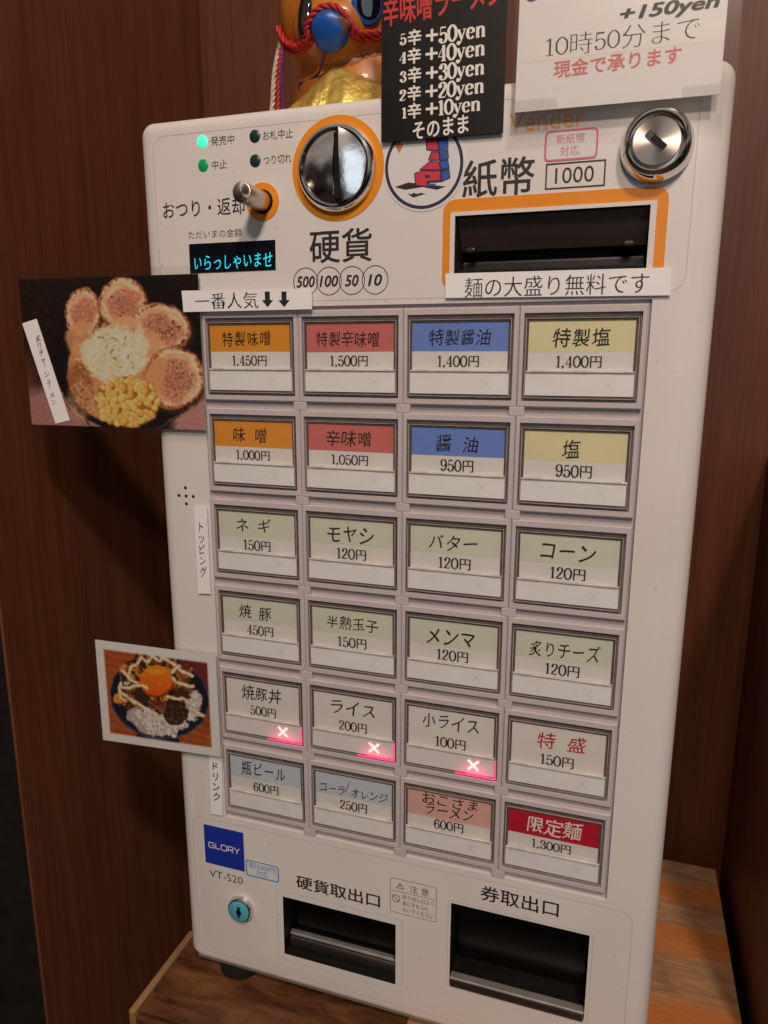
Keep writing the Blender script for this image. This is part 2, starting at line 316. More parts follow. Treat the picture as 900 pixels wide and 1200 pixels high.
def nib(s, thick=.132, thin=.055, shear=0.0, gap=.03):
    parts = []; x = 0; lay = 0
    for ch in s:
        adv, st = NIB[ch]
        for q in st:
            kind, P = q[0], q[1]; wt = q[2] if len(q) > 2 else None
            if kind == 'd':
                r = thick*.72; parts.append((np.array([(P[0][0]+x+r*math.cos(a), P[0][1]+r*math.sin(a)) for a in np.linspace(0, 2*math.pi, 11)[:-1]]), [list(range(10))], lay)); lay += 1; continue
            pts = spline(P, kind == 'c') if kind in 'cs' else [np.array(P[0]), np.array(P[1])]
            n = len(pts); Lf = []; Rt = []
            for i in range(n):
                t = (pts[(i+1) % n]-pts[i-1]) if kind == 'c' else pts[min(i+1, n-1)]-pts[max(i-1, 0)]
                t = t/(np.linalg.norm(t)+1e-9); w = wt if wt else thin+(thick-thin)*abs(t[1])**1.4
                nn = np.array([-t[1], t[0]])*w/2; Lf.append(pts[i]+nn); Rt.append(pts[i]-nn)
            V = np.array(Lf+Rt)+np.array([x, 0]); fs = [(i, n+i, n+(i+1) % n, (i+1) % n) for i in range(n if kind == 'c' else n-1)]
            parts.append((V, fs, lay)); lay += 1
        x += adv+gap
    v, f, l = join(parts); v[:, 0] += shear*v[:, 1]; return v, f, l % 12
def cat(items):                                                            # [(mesh, x, scale)] side by side
    return join([(m[0]*sc+np.array([x, dy]), m[1], 0) for m, x, dy, sc in items])
def put(mb, g, box, y, mi=0, keep=False, rot=0):
    """lay lettering g into box = (xmin, xmax, zmin, zmax) on the plane at depth y"""
    v, f, l = g; lo = v.min(0); hi = v.max(0); sz = np.maximum(hi-lo, 1e-6)
    x0, x1, z0, z1 = box; q = (v-lo)/sz*np.array([x1-x0, z1-z0])
    if rot:
        c = np.array([(x1-x0)/2, (z1-z0)/2]); a = math.radians(rot); d = q-c
        q = c+np.c_[d[:, 0]*math.cos(a)-d[:, 1]*math.sin(a), d[:, 0]*math.sin(a)+d[:, 1]*math.cos(a)]
    mb.add([(x0+a[0], y-.012*k, z0+a[1]) for a, k in zip(q, l)], f, mi)
def column(s, kind=hand):                                                   # top-to-bottom writing
    parts = []; yy = 0
    for ch in s:
        v, f, l = kind(ch)
        if ch == 'ー': v = np.c_[.5+(v[:, 1]-.38), .38-(v[:, 0]-v[:, 0].mean())]
        v = v-np.array([(v[:, 0].min()+v[:, 0].max())/2, 0]); parts.append((v+np.array([0, yy]), f, 0)); yy -= 1.0
    return join(parts)
def yen_price(s):
    d = nib(s); k = mincho('円', -.006, .022); v = d[0]; w = v[:, 0].max()
    kv = k[0]-k[0].min(0); kv = kv/kv.max(0)*np.array([.86, 1.0])
    return join([(d[0], d[1], 0), (kv+np.array([w+.08, -.02]), k[1], 1)])[0:2]+(np.r_[d[2], k[2]],)

# ================================================================== SETTING
XL, XR, YBK, ZT = -150, 338, 255, -449
def slab(name, x0, x1, y0, y1, z0, z1, m, kind='structure', label=None, cat_=None):
    o = MB().bbox(x0, x1, y0, y1, z0, z1, 1.2, seg=1).build(name, m)
    if kind: o['kind'] = kind
    if label: tag(o, label, cat_)
    return o
M_floor = mat('dark_floor', (.03, .022, .018), rough=.6, var=.2, vscale=8)
slab('floor', -2600, 2600, -2600, 800, -1367, -1347, M_floor)
M_wallL = wood_mat('brown_veneer_left', (.118, .038, .0155), (.168, .057, .024), 6, (9, 9, .7), rough=.42)
M_wallB = wood_mat('brown_veneer_back', (.090, .028, .0105), (.130, .042, .017), 6, (9, 9, .7), rough=.45)
M_wallR = wood_mat('brown_veneer_right', (.110, .038, .017), (.165, .058, .026), 6, (9, 9, .7), rough=.5)
slab('wood_wall', XL-2, XL, -24, YBK+22, -1346, 900, M_wallL, None, 'brown wood veneer side wall at the left, behind the ramen photo', 'wall')
slab('wood_wall', XL, XR+500, YBK, YBK+22, -1346, 900, M_wallB, None, 'brown wood veneer back wall behind the figurine and the machine', 'wall')
slab('wood_wall', XR, XR+22, 30, YBK-.5, -1346, -95, M_wallR, None, 'darker brown veneer side panel at the right edge, beside the plywood counter', 'wall')
slab('wood_wall', -900, XL-5, 300, 320, -1346, 900, mat('darkness_black', (.008, .007, .007), rough=.7, var=.2), None, 'added wall past the end of the left brown wall, coloured black for the darkness there', 'wall')  # black colour stands in for the darkness beyond the left wall

# plywood counter
ct = empty('plywood_counter', 135, 95, ZT-60, 'worn orange brown plywood counter top the ticket machine stands on', 'counter')
M_ply = wood_mat('plywood_grain', (.30, .155, .075), (.52, .31, .165), 11, (2.2, 9, 6), rough=.55, c3=(.56, .18, .04), ring=(4.5, 5.5, 1), bump=.25)
M_plyd = wood_mat('stained_plywood', (.060, .022, .009), (.20, .085, .034), 12, (2, 7, 6), rough=.4, bump=.25)
M_rim = wood_mat('raw_plywood_edge', (.20, .11, .045), (.42, .25, .11), 14, (9, 1.2, 9), rough=.55)
MB().bbox(120, 330, -40, 232, ZT-18, ZT, .8).build('top_panel', M_ply, ct)['label'] = 'bare orange banded plywood panel'
MB().bbox(-54, 119.6, -38, 232, ZT-18, ZT-.5, .8).build('top_panel', M_plyd, ct)['label'] = 'dark stained panel with scuffs'
MB().bbox(-59, -54.2, -42, 31, ZT-17.5, ZT+1, .5).build('edge_strip', M_rim, ct)
MB().bbox(-53.8, 330, -42, -38.3, ZT-22, ZT-3.5, .5).build('edge_strip', M_plyd, ct)
MB().box(-52, 328, -34, 230, ZT-60, ZT-18.3).build('apron', M_plyd, ct)

# ================================================================== THE TICKET MACHINE
X0, X1, Z0, Z1 = -39.5, 266, -437, 107.3
mach = empty('ticket_machine', 115, 95, ZT, 'white upright meal ticket vending machine with rows of labelled menu buttons', 'vending machine')
def boolean_cut(o, cutters):
    mb = MB()
    for c in cutters: mb.box(*c)
    co = mb.build('cut', M_dark)
    md = o.modifiers.new('b', 'BOOLEAN'); md.object = co; md.operation = 'DIFFERENCE'; md.solver = 'EXACT'
    bpy.context.view_layer.update()
    me = bpy.data.meshes.new_from_object(o.evaluated_get(bpy.context.evaluated_depsgraph_get()))
    o.modifiers.clear(); o.data = me; bpy.data.objects.remove(co)
    me.polygons.foreach_set('use_smooth', [True]*len(me.polygons)); me.set_sharp_from_angle(angle=math.radians(30))
# openings in the front
bx = FB(533.7, 253, 757.4, 312); BILL = (bx[0], bx[1], F(645, 316)[1]-1, F(645, 247)[1])
a, b, c, d = F(331, 1050.3), F(464.1, 1084), F(333.6, 1118.1), F(463, 1153.7); COIN = ((a[0]+c[0])/2, (b[0]+d[0])/2, (c[1]+d[1])/2, (a[1]+b[1])/2)
a, b, c, d = F(528.6, 1058.1), F(691.4, 1096.5), F(526.4, 1149.8), F(683.8, 1194.3); TICK = ((a[0]+c[0])/2, (b[0]+d[0])/2, (c[1]+d[1])/2-1, (a[1]+b[1])/2)
PAN = (-3.2, 238.2, -318, 6.6)
body = MB()
bm = bmesh.new()
rings = []
for ins, y in ((0, 190), (0, 10), (.5, 7), (1.6, 4.5), (3.4, 2.3), (5.8, .9), (8.5, .25), (11.5, 0)):
    kr = 2.3 if ins > 0 else 1.0
    rr = rrect(X0+ins, X1-ins*1.0, Z0+ins*.55, Z1-ins*.55, 8-ins*.4, 6)
    rings.append([(x, y, z) for x, z in rr])
n = len(rings[0]); vs = [v for r in rings for v in r]; fs = []
for i in range(len(rings)-1):
    for k in range(n): j = (k+1) % n; fs.append((i*n+k, i*n+j, (i+1)*n+j, (i+1)*n+k))
fs += [list(range(n-1, -1, -1)), [(len(rings)-1)*n+k for k in range(n)]]
body.add(vs, fs, 0, True)
bo = body.build('body', M_body, mach)
bmf = bmesh.new(); bmf.from_mesh(bo.data); bmesh.ops.recalc_face_normals(bmf, faces=bmf.faces); bmf.to_mesh(bo.data); bmf.free()
boolean_cut(bo, [(BILL[0], BILL[1], -5, 46, BILL[2], BILL[3]), (COIN[0], COIN[1], -5, 46, COIN[2], COIN[3]), (TICK[0], TICK[1], -5, 60, TICK[2], TICK[3]), (PAN[0], PAN[1], -5, 7, PAN[2], PAN[3])])
# lower skirt line and feet
MB().bbox(X0+4, X1-6, 6, 186, Z0-5, Z0+.5, 1).build('base_tray', mat('grey_skirt', (.30, .28, .24), rough=.5, var=.05), mach)
for x, y in ((-6, 12), (236, 12), (-6, 172), (236, 172)):
    MB().lathe(x, 0, [(13, 0), (15, 2.5), (15, 7.6)], 28).build  # profile only; laid down below
    mb = MB(); nn = 28; vv = []
    for r, z in ((12, ZT), (15, ZT+2), (15.5, Z0-4.8)):
        vv += [(x+r*math.cos(2*math.pi*k/nn), y+4+r*math.sin(2*math.pi*k/nn), z) for k in range(nn)]
    ff = [(i*nn+k, i*nn+(k+1) % nn, (i+1)*nn+(k+1) % nn, (i+1)*nn+k) for i in range(2) for k in range(nn)]+[list(range(nn-1, -1, -1)), [2*nn+k for k in range(nn)]]
    mb.add(vv, ff, 0, True).build('foot', M_rubber, mach)

# shallow outlines moulded in the front
def outline(x0, x1, z0, z1, r, w=.5): MB().ring(rrect(x0, x1, z0, z1, r), rrect(x0+w, x1-w, z0+w, z1-w, max(.2, r-w)), -.06, .1).build('panel_seam', mat('seam_shade', (.52, .47, .43), rough=.5, var=0), mach)
outline(X0+11, 252, 9.2, Z1-9, 8, .35)
outline(X0+10.5, 253, Z0+9, -322, 7, .35)
outline(COIN[0]-4.5, COIN[1]+4.5, COIN[2]-4.5, COIN[3]+4.5, 1, .35); outline(TICK[0]-1.8, TICK[1]+2.2, TICK[2]-1.5, TICK[3]+1.8, 1, .3)

# cavities (open boxes) and their lips
def cavity(name, b, depth, m, ramp=0, parent=mach):
    x0, x1, z0, z1 = b; e = .05; mb = MB(); x0 += e; x1 -= e; z0 += e; z1 -= e
    v = [(x0, .2, z0), (x1, .2, z0), (x1, .2, z1), (x0, .2, z1), (x0, depth, z0+ramp), (x1, depth, z0+ramp), (x1, depth, z1), (x0, depth, z1)]
    mb.add(v, [(0, 4, 5, 1), (1, 5, 6, 2), (2, 6, 7, 3), (3, 7, 4, 0), (4, 7, 6, 5)]); return mb.build(name, m, parent)
bslot = cavity('bill_slot', BILL, 45, M_dark2, 0)
mb = MB(); x0, x1, z0, z1 = BILL
mb.bbox(x0+.3, x1-.3, 16, 40, z0+.3, z0+8, 1.2); mb.bbox(x0+4, x0+9, 6, 30, z0+11, z1-14, 1); mb.bbox(x1-11, x1-6, 6, 30, z0+11, z1-14, 1)
mb.build('bill_guide', M_dark2, bslot)
MB().add([(x0+.3, 3, z1-.4), (x1-.3, 3, z1-.4), (x1-.3, 15, z1-15), (x0+.3, 15, z1-15), (x0+.3, 3.4, z1-.2), (x1-.3, 3.4, z1-.2), (x1-.3, 17, z1-15), (x0+.3, 17, z1-15)], [(0, 3, 2, 1), (4, 5, 6, 7), (3, 7, 6, 2)]).build('bill_guide', mat('brown_guide', (.085, .066, .058), rough=.35, var=.15), bslot)
mb = MB(); mb.bbox(x0+.6, x1-.6, 2, 8, z0+.3, z0+2.5, .5); mb.build('slot_lip', M_dark, bslot)
# orange surround and its pale inner lip
o_ = (F(519, 285)[0], F(780, 285)[0], F(645, 325)[1]-3, F(650, 234)[1])
o_ = (o_[0], o_[1], BILL[2]-7, BILL[3]+7.8)
inn = (BILL[0]-2.4, BILL[1]+2.8, BILL[2]-2.2, BILL[3]+1.8)
MB().ring(rrect(*o_, 6), rrect(*inn, .8), -.5, .5).build('orange_surround', M_orange, bslot)
MB().ring(rrect(inn[0]+.05, inn[1]-.05, inn[2]+.05, inn[3]-.05, .75), rrect(BILL[0], BILL[1], BILL[2], BILL[3], .3), -1.0, 1.2).build('slot_frame', M_body, bslot)
co = cavity('coin_outlet', COIN, 45, M_dark, 8)
x0, x1, z0, z1 = COIN
MB().bbox(x0+.4, x1-.4, 5, 9, z0+.4, z0+8.5, 1.2).build('metal_lip', M_dsteel, co)
MB().bbox(x0+.4, x1-.4, 8, 12, z0+8.6, z0+10.6, .7).build('lip_highlight', M_satin, co)  # bright highlight along the lip, made as a lighter bar
MB().bbox(x0+3.5, x1-2, 14, 15.5, z0+12, z1-4, .5).build('flap', mat('smoked_flap', (.004, .0035, .0035), rough=.3, var=.2, spec=.15), co)
tk = cavity('ticket_outlet', TICK, 58, M_dark, 10)
x0, x1, z0, z1 = TICK
MB().bbox(x0+.2, x1-.2, -1.2, 6, z0-1.5, z0+4.6, 1.2).build('metal_lip', M_dsteel, tk)
MB().bbox(x0+.4, x1-.4, -1.5, 4, z0+4.7, z0+6.1, .5).build('lip_highlight', M_satin, tk)  # the lip's highlight line, put in as its own brighter bar
MB().bbox(x0+1, x1-1, 16, 17.5, z0+8, z1-3, .5).build('flap', MATS['smoked_flap'], tk)

# ------------------------------------------------------------------ button panel
P, PY, CW, CH = 60.0, 53.74, 54.03, 40.64
MB().box(PAN[0]+.05, PAN[1]-.05, 2.4, 6.9, PAN[2]+.05, PAN[3]-.05).build('button_panel', M_base, mach)
for c in range(1, 4):
    for r in range(1, 7):
        xx = -3+c*P; zz = 6.0-r*PY; MB().bbox(xx-3.6, xx+4.2, -.45, 3, zz-1.6, zz+3.2, .4).build('panel_clip', M_bezel, mach)
HDR = {'o': (.80, .31, .024), 'r': (.66, .175, .155), 'b': (.165, .275, .68), 'y': (.80, .74, .44), 'g': (.71, .73, .58), 'w': None, 's': (.60, .66, .74), 'p': (.80, .45, .38), 'x': (.54, .010, .028)}
NAMES = {'o': 'orange', 'r': 'rose', 'b': 'blue', 'y': 'pale yellow', 'g': 'pale green', 'w': 'plain white', 's': 'pale blue', 'p': 'pink', 'x': 'red'}
HM = {k: mat('header_'+NAMES[k].replace(' ', '_'), v, rough=.5, var=.05, vscale=50) for k, v in HDR.items() if v}
BT = [[('特製味噌', 'o', '1,450', (.18, .74, .14, .36)), ('特製辛味噌', 'r', '1,500', (.14, .81, .16, .37)), ('特製醤油', 'b', '1,400', (.20, .80, .14, .36)), ('特製塩', 'y', '1,400', (.25, .75, .15, .38))],
      [('味 噌', 'o', '1,000', (.26, .66, .15, .37)), ('辛味噌', 'r', '1,050', (.23, .72, .14, .37)), ('醤 油', 'b', '950', (.29, .71, .15, .38)), ('塩', 'y', '950', (.385, .55, .16, .40))],
      [('ネ ギ', 'g', '150', (.25, .68, .14, .36)), ('モヤシ', 'g', '120', (.23, .75, .16, .40)), ('バター', 'g', '120', (.23, .73, .17, .39)), ('コーン', 'g', '120', (.23, .75, .17, .39))],
      [('焼 豚', 'g', '450', (.24, .65, .16, .39)), ('半熟玉子', 'g', '150', (.21, .80, .16, .37)), ('メンマ', 'g', '120', (.22, .73, .18, .41)), ('炙りチーズ', 'g', '120', (.17, .85, .16, .40))],
      [('焼豚丼', 'w', '500', (.23, .74, .14, .40)), ('ライス', 'w', '200', (.24, .76, .15, .38)), ('小ライス', 'w', '100', (.19, .80, .13, .36)), ('特 盛', 'w', '150', (.29, .78, .15, .40))],
      [('瓶ビール', 's', '600', (.18, .76, .13, .38)), ('コーラ/オレンジ', 's', '250', (.09, .91, .15, .40)), ('おこさま', 'p', '600', (.20, .82, .075, .25)), ('限定麺', 'x', '1,300', (.23, .80, .11, .39))]]
M_glow = mat('cross_glow_slip', (.86, .80, .78), rough=.5, var=.04, vscale=45)  # emission gradient below imitates red light spreading from the lit cross
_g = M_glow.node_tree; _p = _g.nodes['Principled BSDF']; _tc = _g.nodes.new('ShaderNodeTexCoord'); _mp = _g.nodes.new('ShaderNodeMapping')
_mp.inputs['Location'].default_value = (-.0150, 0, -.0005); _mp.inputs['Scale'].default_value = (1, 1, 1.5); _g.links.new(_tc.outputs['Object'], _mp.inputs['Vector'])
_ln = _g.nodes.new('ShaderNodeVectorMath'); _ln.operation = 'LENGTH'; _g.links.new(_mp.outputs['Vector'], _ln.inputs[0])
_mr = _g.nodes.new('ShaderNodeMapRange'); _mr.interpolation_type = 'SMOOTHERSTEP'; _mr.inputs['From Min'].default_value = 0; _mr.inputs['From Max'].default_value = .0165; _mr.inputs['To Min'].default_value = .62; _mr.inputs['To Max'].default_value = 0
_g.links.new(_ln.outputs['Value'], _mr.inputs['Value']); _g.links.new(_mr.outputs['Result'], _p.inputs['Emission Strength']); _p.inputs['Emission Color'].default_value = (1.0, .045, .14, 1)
M_xlit = mat('lit_red_cross', (1, .4, .4), var=0, emit=(1.0, .38, .38), estr=2.4)
M_edge = mat('edge_lit_acrylic', (.8, .1, .2), rough=.3, var=0, emit=(1.0, .035, .16), estr=2.2)  # cross light reaching the cap edge, put in as emission
bez_me = well_me = cov_me = None
for r in range(6):
    for c in range(4):
        s, k, price, tb = BT[r][c]; x0 = c*P; z1 = -r*PY; x1 = x0+CW; z0 = z1-CH
        # bezel: raised lilac frame
        mb = MB(); bo_ = [(x0-2.9, z0-4.2), (x1+2.9, z0-4.2), (x1+2.9, z1+4.6), (x0-2.9, z1+4.6)]
        fr = [(bo_, 4.3), (bo_, .2), ([(x0-2.3, z0-3.5), (x1+2.3, z0-3.5), (x1+2.3, z1+4.0), (x0-2.3, z1+4.0)], -.6), ([(x0-.6, z0-1.2), (x1+.6, z0-1.2), (x1+.6, z1+1.2), (x0-.6, z1+1.2)], -.6), ([(x0-.2, z0-.4), (x1+.2, z0-.4), (x1+.2, z1+.5), (x0-.2, z1+.5)], 4.2)]
        vv = [(x, y, z) for pts, y in fr for x, z in pts]; ff = [(i*4+q, i*4+(q+1) % 4, (i+1)*4+(q+1) % 4, (i+1)*4+q) for i in range(4) for q in range(4)]
        mb.add(vv, ff); b = mb.build('menu_button', M_bezel, mach)
        nm = s.replace(' ', '')+('ラーメン' if s == 'おこさま' else '')
        b['label'] = ('%s header button reading %s %s円' % (NAMES[k], nm, price)) if k != 'w' else ('%s button reading %s %s円' % (NAMES[k], nm, price))
        # smoky edge of the acrylic cap
        e = MB(); e.ring([(x0+.1, z0+.1), (x1-.1, z0+.1), (x1-.1, z1-.1), (x0+.1, z1-.1)], [(x0+1.9, z0+1.7), (x1-2.1, z0+1.7), (x1-2.1, z1-2.6), (x0+1.9, z1-2.6)], -.15, 4.0)
        e.build('cap_edge', M_well, b)
        # arris round the cap and hinge line across it; highlights painted as light colour
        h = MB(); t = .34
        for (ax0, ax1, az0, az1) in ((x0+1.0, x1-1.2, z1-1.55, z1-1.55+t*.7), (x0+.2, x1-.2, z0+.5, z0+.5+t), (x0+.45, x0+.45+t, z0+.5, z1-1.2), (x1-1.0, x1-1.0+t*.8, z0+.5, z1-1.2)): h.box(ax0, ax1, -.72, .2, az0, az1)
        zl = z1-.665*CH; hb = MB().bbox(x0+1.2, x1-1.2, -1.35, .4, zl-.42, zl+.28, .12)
        for q in (.14, .52, .86): hb.box(x0+q*CW-3-(c % 2), x0+q*CW+3+(r % 3), -1.5, -.2, zl-.3, zl+.6) if r % 2 == 0 or q != .52 else None  # short raised bars stand for glints along the hinge line
        hb.build('hinge_bar', mat('acrylic_highlight', (.66, .61, .57), rough=.15, var=.25, vscale=90, coat=.8), b)
        h.build('cap_arris', mat('arris_highlight', (.50, .44, .40), rough=.22, var=.2, vscale=80, coat=.6), b)
        # card with coloured head
        cm = MB(); hx0, hx1 = x0+1.7, x1-1.9; zt = z1-2.4; zh = z1-.43*CH
        if k == 'p': zh = z1-.465*CH
        if k != 'w':
            rj = random.Random(r*9+c); q1, q2 = rj.uniform(-.35, .35), rj.uniform(-.35, .35); hx0 += rj.uniform(0, .4); hx1 -= rj.uniform(0, .4); zt -= rj.uniform(0, .35)
            cm.poly([(hx0, zh+q1), (hx1, zh+q2), (hx1, zt), (hx0, zt)], .35, .3, 1); cm.box(hx0, hx1, .42, .75, zl+.3, zt-.05, 0)
        else: cm.box(hx0, hx1, .35, .75, zl+.3, zt, 0)
        cm.build('price_card', [M_card, HM.get(k, M_card)], b)
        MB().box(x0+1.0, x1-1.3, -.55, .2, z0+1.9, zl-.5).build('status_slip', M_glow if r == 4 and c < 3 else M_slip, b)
        # lettering
        L = MB(); bxx = (x0+tb[0]*CW, x0+tb[1]*CW, z1-tb[3]*CH, z1-tb[2]*CH)
        put(L, hand(s, off=.0 if s in ('コーン', 'モヤシ', 'メンマ', '限定麺', '特製塩') else -.004), bxx, .25, 1 if s in ('特 盛', '限定麺') else 0)
        if s == 'おこさま': put(L, hand('ラーメン'), (x0+.24*CW, x0+.77*CW, z1-.425*CH, z1-.24*CH), .25)
        w = .40 if ',' in price else .33; cx = .49 if ',' in price else .50
        put(L, yen_price(price), (x0+(cx-w/2)*CW, x0+(cx+w/2)*CW, z1-.635*CH, z1-.475*CH), .25)
        L.build('lettering', [M_ink, M_redink if s == '特 盛' else M_whiteink], b)
        # clear pane
        MB().box(x0+.35, x1-.35, -.70, -.66, zl+.4, z1-.5).box(x0+.35, x1-.35, -1.02, -.98, z0+.5, zl-.2).build('clear_cap', M_clear, b)
        if r == 4 and c < 3:
            X = MB(); cx, cz, q = x0+.755*CW, z0+.175*CH, 3.0
            for sg in (1, -1):
                dx, dz = q, q*sg; nx, nz = -.38*sg, .38
                X.add([(cx-dx+nx, -.82-.03*sg, cz-dz+nz), (cx-dx-nx, -.82-.03*sg, cz-dz-nz), (cx+dx-nx, -.82-.03*sg, cz+dz-nz), (cx+dx+nx, -.82-.03*sg, cz+dz+nz)], [(0, 1, 2, 3)])
            X.build('sold_out_mark', M_xlit, b)
            E = MB(); E.box(x0+.56*CW, x0+.68*CW, -.9, .4, z0+.45, z0+.85).box(x0+.68*CW, x0+.9*CW, -.9, .4, z0+.45, z0+1.5).box(x0+.9*CW, x1-.9, -.9, .4, z0+.45, z0+1.1).box(x1-.9, x1-.5, -.8, .4, z0+.5, z0+.30*CH).build('lit_edge', M_edge, b)
        elif c in (0, 1, 2, 3):
            X = MB(); cx, cz, q = x0+.755*CW, z0+.175*CH, 2.4
            for sg in (1, -1): X.add([(cx-q-.12*sg, -.57-.01*sg, cz-q*sg+.12), (cx-q+.12*sg, -.57-.01*sg, cz-q*sg-.12), (cx+q+.12*sg, -.57-.01*sg, cz+q*sg-.12), (cx+q-.12*sg, -.57-.01*sg, cz+q*sg+.12)], [(0, 1, 2, 3)])
            X.build('sold_out_mark', mat('unlit_cross', (.74, .70, .68), rough=.6, var=0), b)

# ------------------------------------------------------------------ upper front: lamps, coin slot, lever, display, locks
def light(px, py, m, lab):
    x, z = F(px, py); o = MB().lathe(x, z, [(3.15, .1), (3.1, -.4), (2.5, -.75), (1.2, -.95)], 28).build('indicator_light', m, mach); o['label'] = lab
light(237.3, 166.2, mat('lit_green_lamp', (.1, .9, .5), var=0, emit=(.02, 1.0, .42), estr=1.1), 'glowing bright green indicator lamp')
light(238.4, 193.8, mat('green_lamp', (.004, .24, .07), rough=.3, var=0, emit=(.0, .35, .10), estr=.25), 'dim green indicator lamp')
light(298.9, 159.6, mat('dark_lamp', (.012, .035, .038), rough=.3, var=0), 'unlit dark indicator lamp beside お札中止')
light(299.3, 188.4, MATS['dark_lamp'], 'unlit dark indicator lamp beside つり切れ')
# coin slot
cx, cz = 81.3, 74.2
cs = MB().lathe(cx, cz, [(25.2, .1), (25.2, -.35), (19.0, -.35)], 72, smooth=False).build('coin_slot', M_orange, mach)
MB().lathe(cx, cz, [(21.4, 0), (21.4, -1.2), (20.9, -3.4), (19.6, -5.0), (18.4, -5.3), (17.6, -4.6), (17.4, -3.5)], 72).build('chrome_ring', M_chrome, cs)
for side, nm in ((-1, 'dome_half'), (1, 'dome_half')):
    mb = MB(); nA, nR = 26, 9; vv = []; Rr = 17.3; off = 1.9
    x_cut = off-1.2 if side < 0 else off+2.3
    for i in range(nA+1):
        t = -1+2*i/nA; zz = Rr*math.sin(t*math.pi/2)*.985
        xe = side*math.sqrt(max(0, Rr*Rr-zz*zz))
        if side < 0: xe = min(xe, x_cut-.3)
        else: xe = max(xe, x_cut+.3)
        for j in range(nR+1):
            x = x_cut+(xe-x_cut)*j/nR; rr2 = (x*x+zz*zz)/(Rr*Rr)
            y = (-4.2-4.2*(1-min(1, rr2))) if side < 0 else -8.6+.25*(x-x_cut)+.013*(x-x_cut)**2-.10*zz+.0050*zz*zz
            vv.append((cx+x, y, cz+zz))
    ff = [(i*(nR+1)+j, i*(nR+1)+j+1, (i+1)*(nR+1)+j+1, (i+1)*(nR+1)+j) for i in range(nA) for j in range(nR)]
    mb.add(vv, ff, 0, True); mb.build('dome_half', M_worn, cs)
MB().bbox(cx+.4, cx+4.6, -6.2, -3.4, cz-15.5, cz+15.5, .2).build('coin_gap', M_dark, cs)
MB().bbox(cx+.6, cx+1.15, -9.0, -3, cz-14.0, cz-8, .15).build('gap_edge', M_chrome, cs)
# return lever
lx, lz = 38.1, 60.9
lv = MB().lathe(lx, lz, [(9.6, .1), (9.6, -.35), (5.9, -.35)], 48, smooth=False).build('return_lever', M_orange, mach)
MB().lathe(lx, lz, [(6.2, -.3), (6.0, -.7), (5.5, -.75)], 40).build('lever_bush', M_dark, lv)
MB().lathe(lx, lz, [(5.2, -.5), (5.2, -21.2), (5.0, -21.8), (4.6, -22.0)], 48, dx=.03, dz=-.03).build('lever_pin', M_turned, lv)
# vacuum-fluorescent display
q = [F(221.8, 286.2), F(322.7, 281.1), F(323.3, 316.2), F(223.3, 320.4)]
dp = MB().poly([q[3], q[2], q[1], q[0]], -.4, .5).build('display_screen', mat('display_glass', (.006, .007, .012), rough=.12, var=0), mach)
L = MB(); put(L, hand('いらっしゃいませ', off=-.012, wob=.006), FB(228.2, 299.5, 320, 313.3), -.5); L.build('lettering', mat('cyan_segments', (.0, .5, .6), var=0, emit=(.015, .62, .80), estr=1.0), dp)
# cylinder lock at the top right
kx, kz = 235.2, 72.2
lk = MB().lathe(kx, kz, [(15.8, .1), (15.8, -1), (15.3, -4), (14.0, -7.0), (12.9, -8.5), (12.1, -8.9), (11.4, -8.5), (11.2, -4)], 72, dx=.05, dz=-.05).build('cylinder_lock', M_chrome, mach)
MB().lathe(kx+.05*-8, kz-.05*-8, [(10.2, -3), (10.2, -8.3), (9.9, -8.6)], 60, smooth=False).build('lock_face', M_turned, lk)
def slot(mb, x, z, w, h, ang, y0, y1):
    a = math.radians(ang); ca, sa = math.cos(a), math.sin(a); p = [(x+u*ca-v*sa, z+u*sa+v*ca) for u, v in ((-w, -h), (w, -h), (w, h), (-w, h))]
    mb.poly(p, y0, y1-y0)
mb = MB(); slot(mb, kx-.6, kz+.6, 5.0, 1.5, -42, -8.85, -7); mb.build('keyhole', M_dark, lk)
mb = MB(); slot(mb, kx-1.5, kz-.9, 5.0, .22, -42, -8.95, -8.3); slot(mb, kx-3.6, kz+3.0, 1.5, 1.4, -42, -8.9, -8.3); mb.build('slot_rim', M_chrome, lk)
# small cylinder lock with blue face
kx, kz = F(283.5, 1063)
lk = MB().lathe(kx, kz, [(9.2, .1), (9.1, -2.5), (8.3, -4.0), (7.6, -4.2)], 56).build('cylinder_lock', M_chrome, mach)
MB().lathe(kx, kz, [(7.5, -3), (7.4, -4.6), (6.6, -5.0)], 48).build('lock_face', mat('sky_blue_plastic', (.085, .42, .60), rough=.3, var=.05), lk)
mb = MB(); mb.poly([(kx-.8, kz+4), (kx+1.4, kz+4), (kx+1.4, kz+1.2), (kx+2.2, kz+.4), (kx+2.2, kz-1.6), (kx+.9, kz-2.2), (kx+1.2, kz-4.2), (kx-.6, kz-4.2), (kx-.6, kz-2.6), (kx-1.6, kz-1), (kx-1.6, kz+.6), (kx-.8, kz+1.4)], -5.15, .3)
mb.build('keyhole', M_dark, lk)
# speaker holes
mb = MB()
for px, py in ((217.3, 571.7), (209.8, 580.6), (218.1, 581.3), (226.5, 581.9), (218.5, 590.4)):
    x, z = F(px, py); mb.poly(circ(x, z, 1.0, 16), -.05, .1)
mb.build('speaker_hole', M_dark, mach)

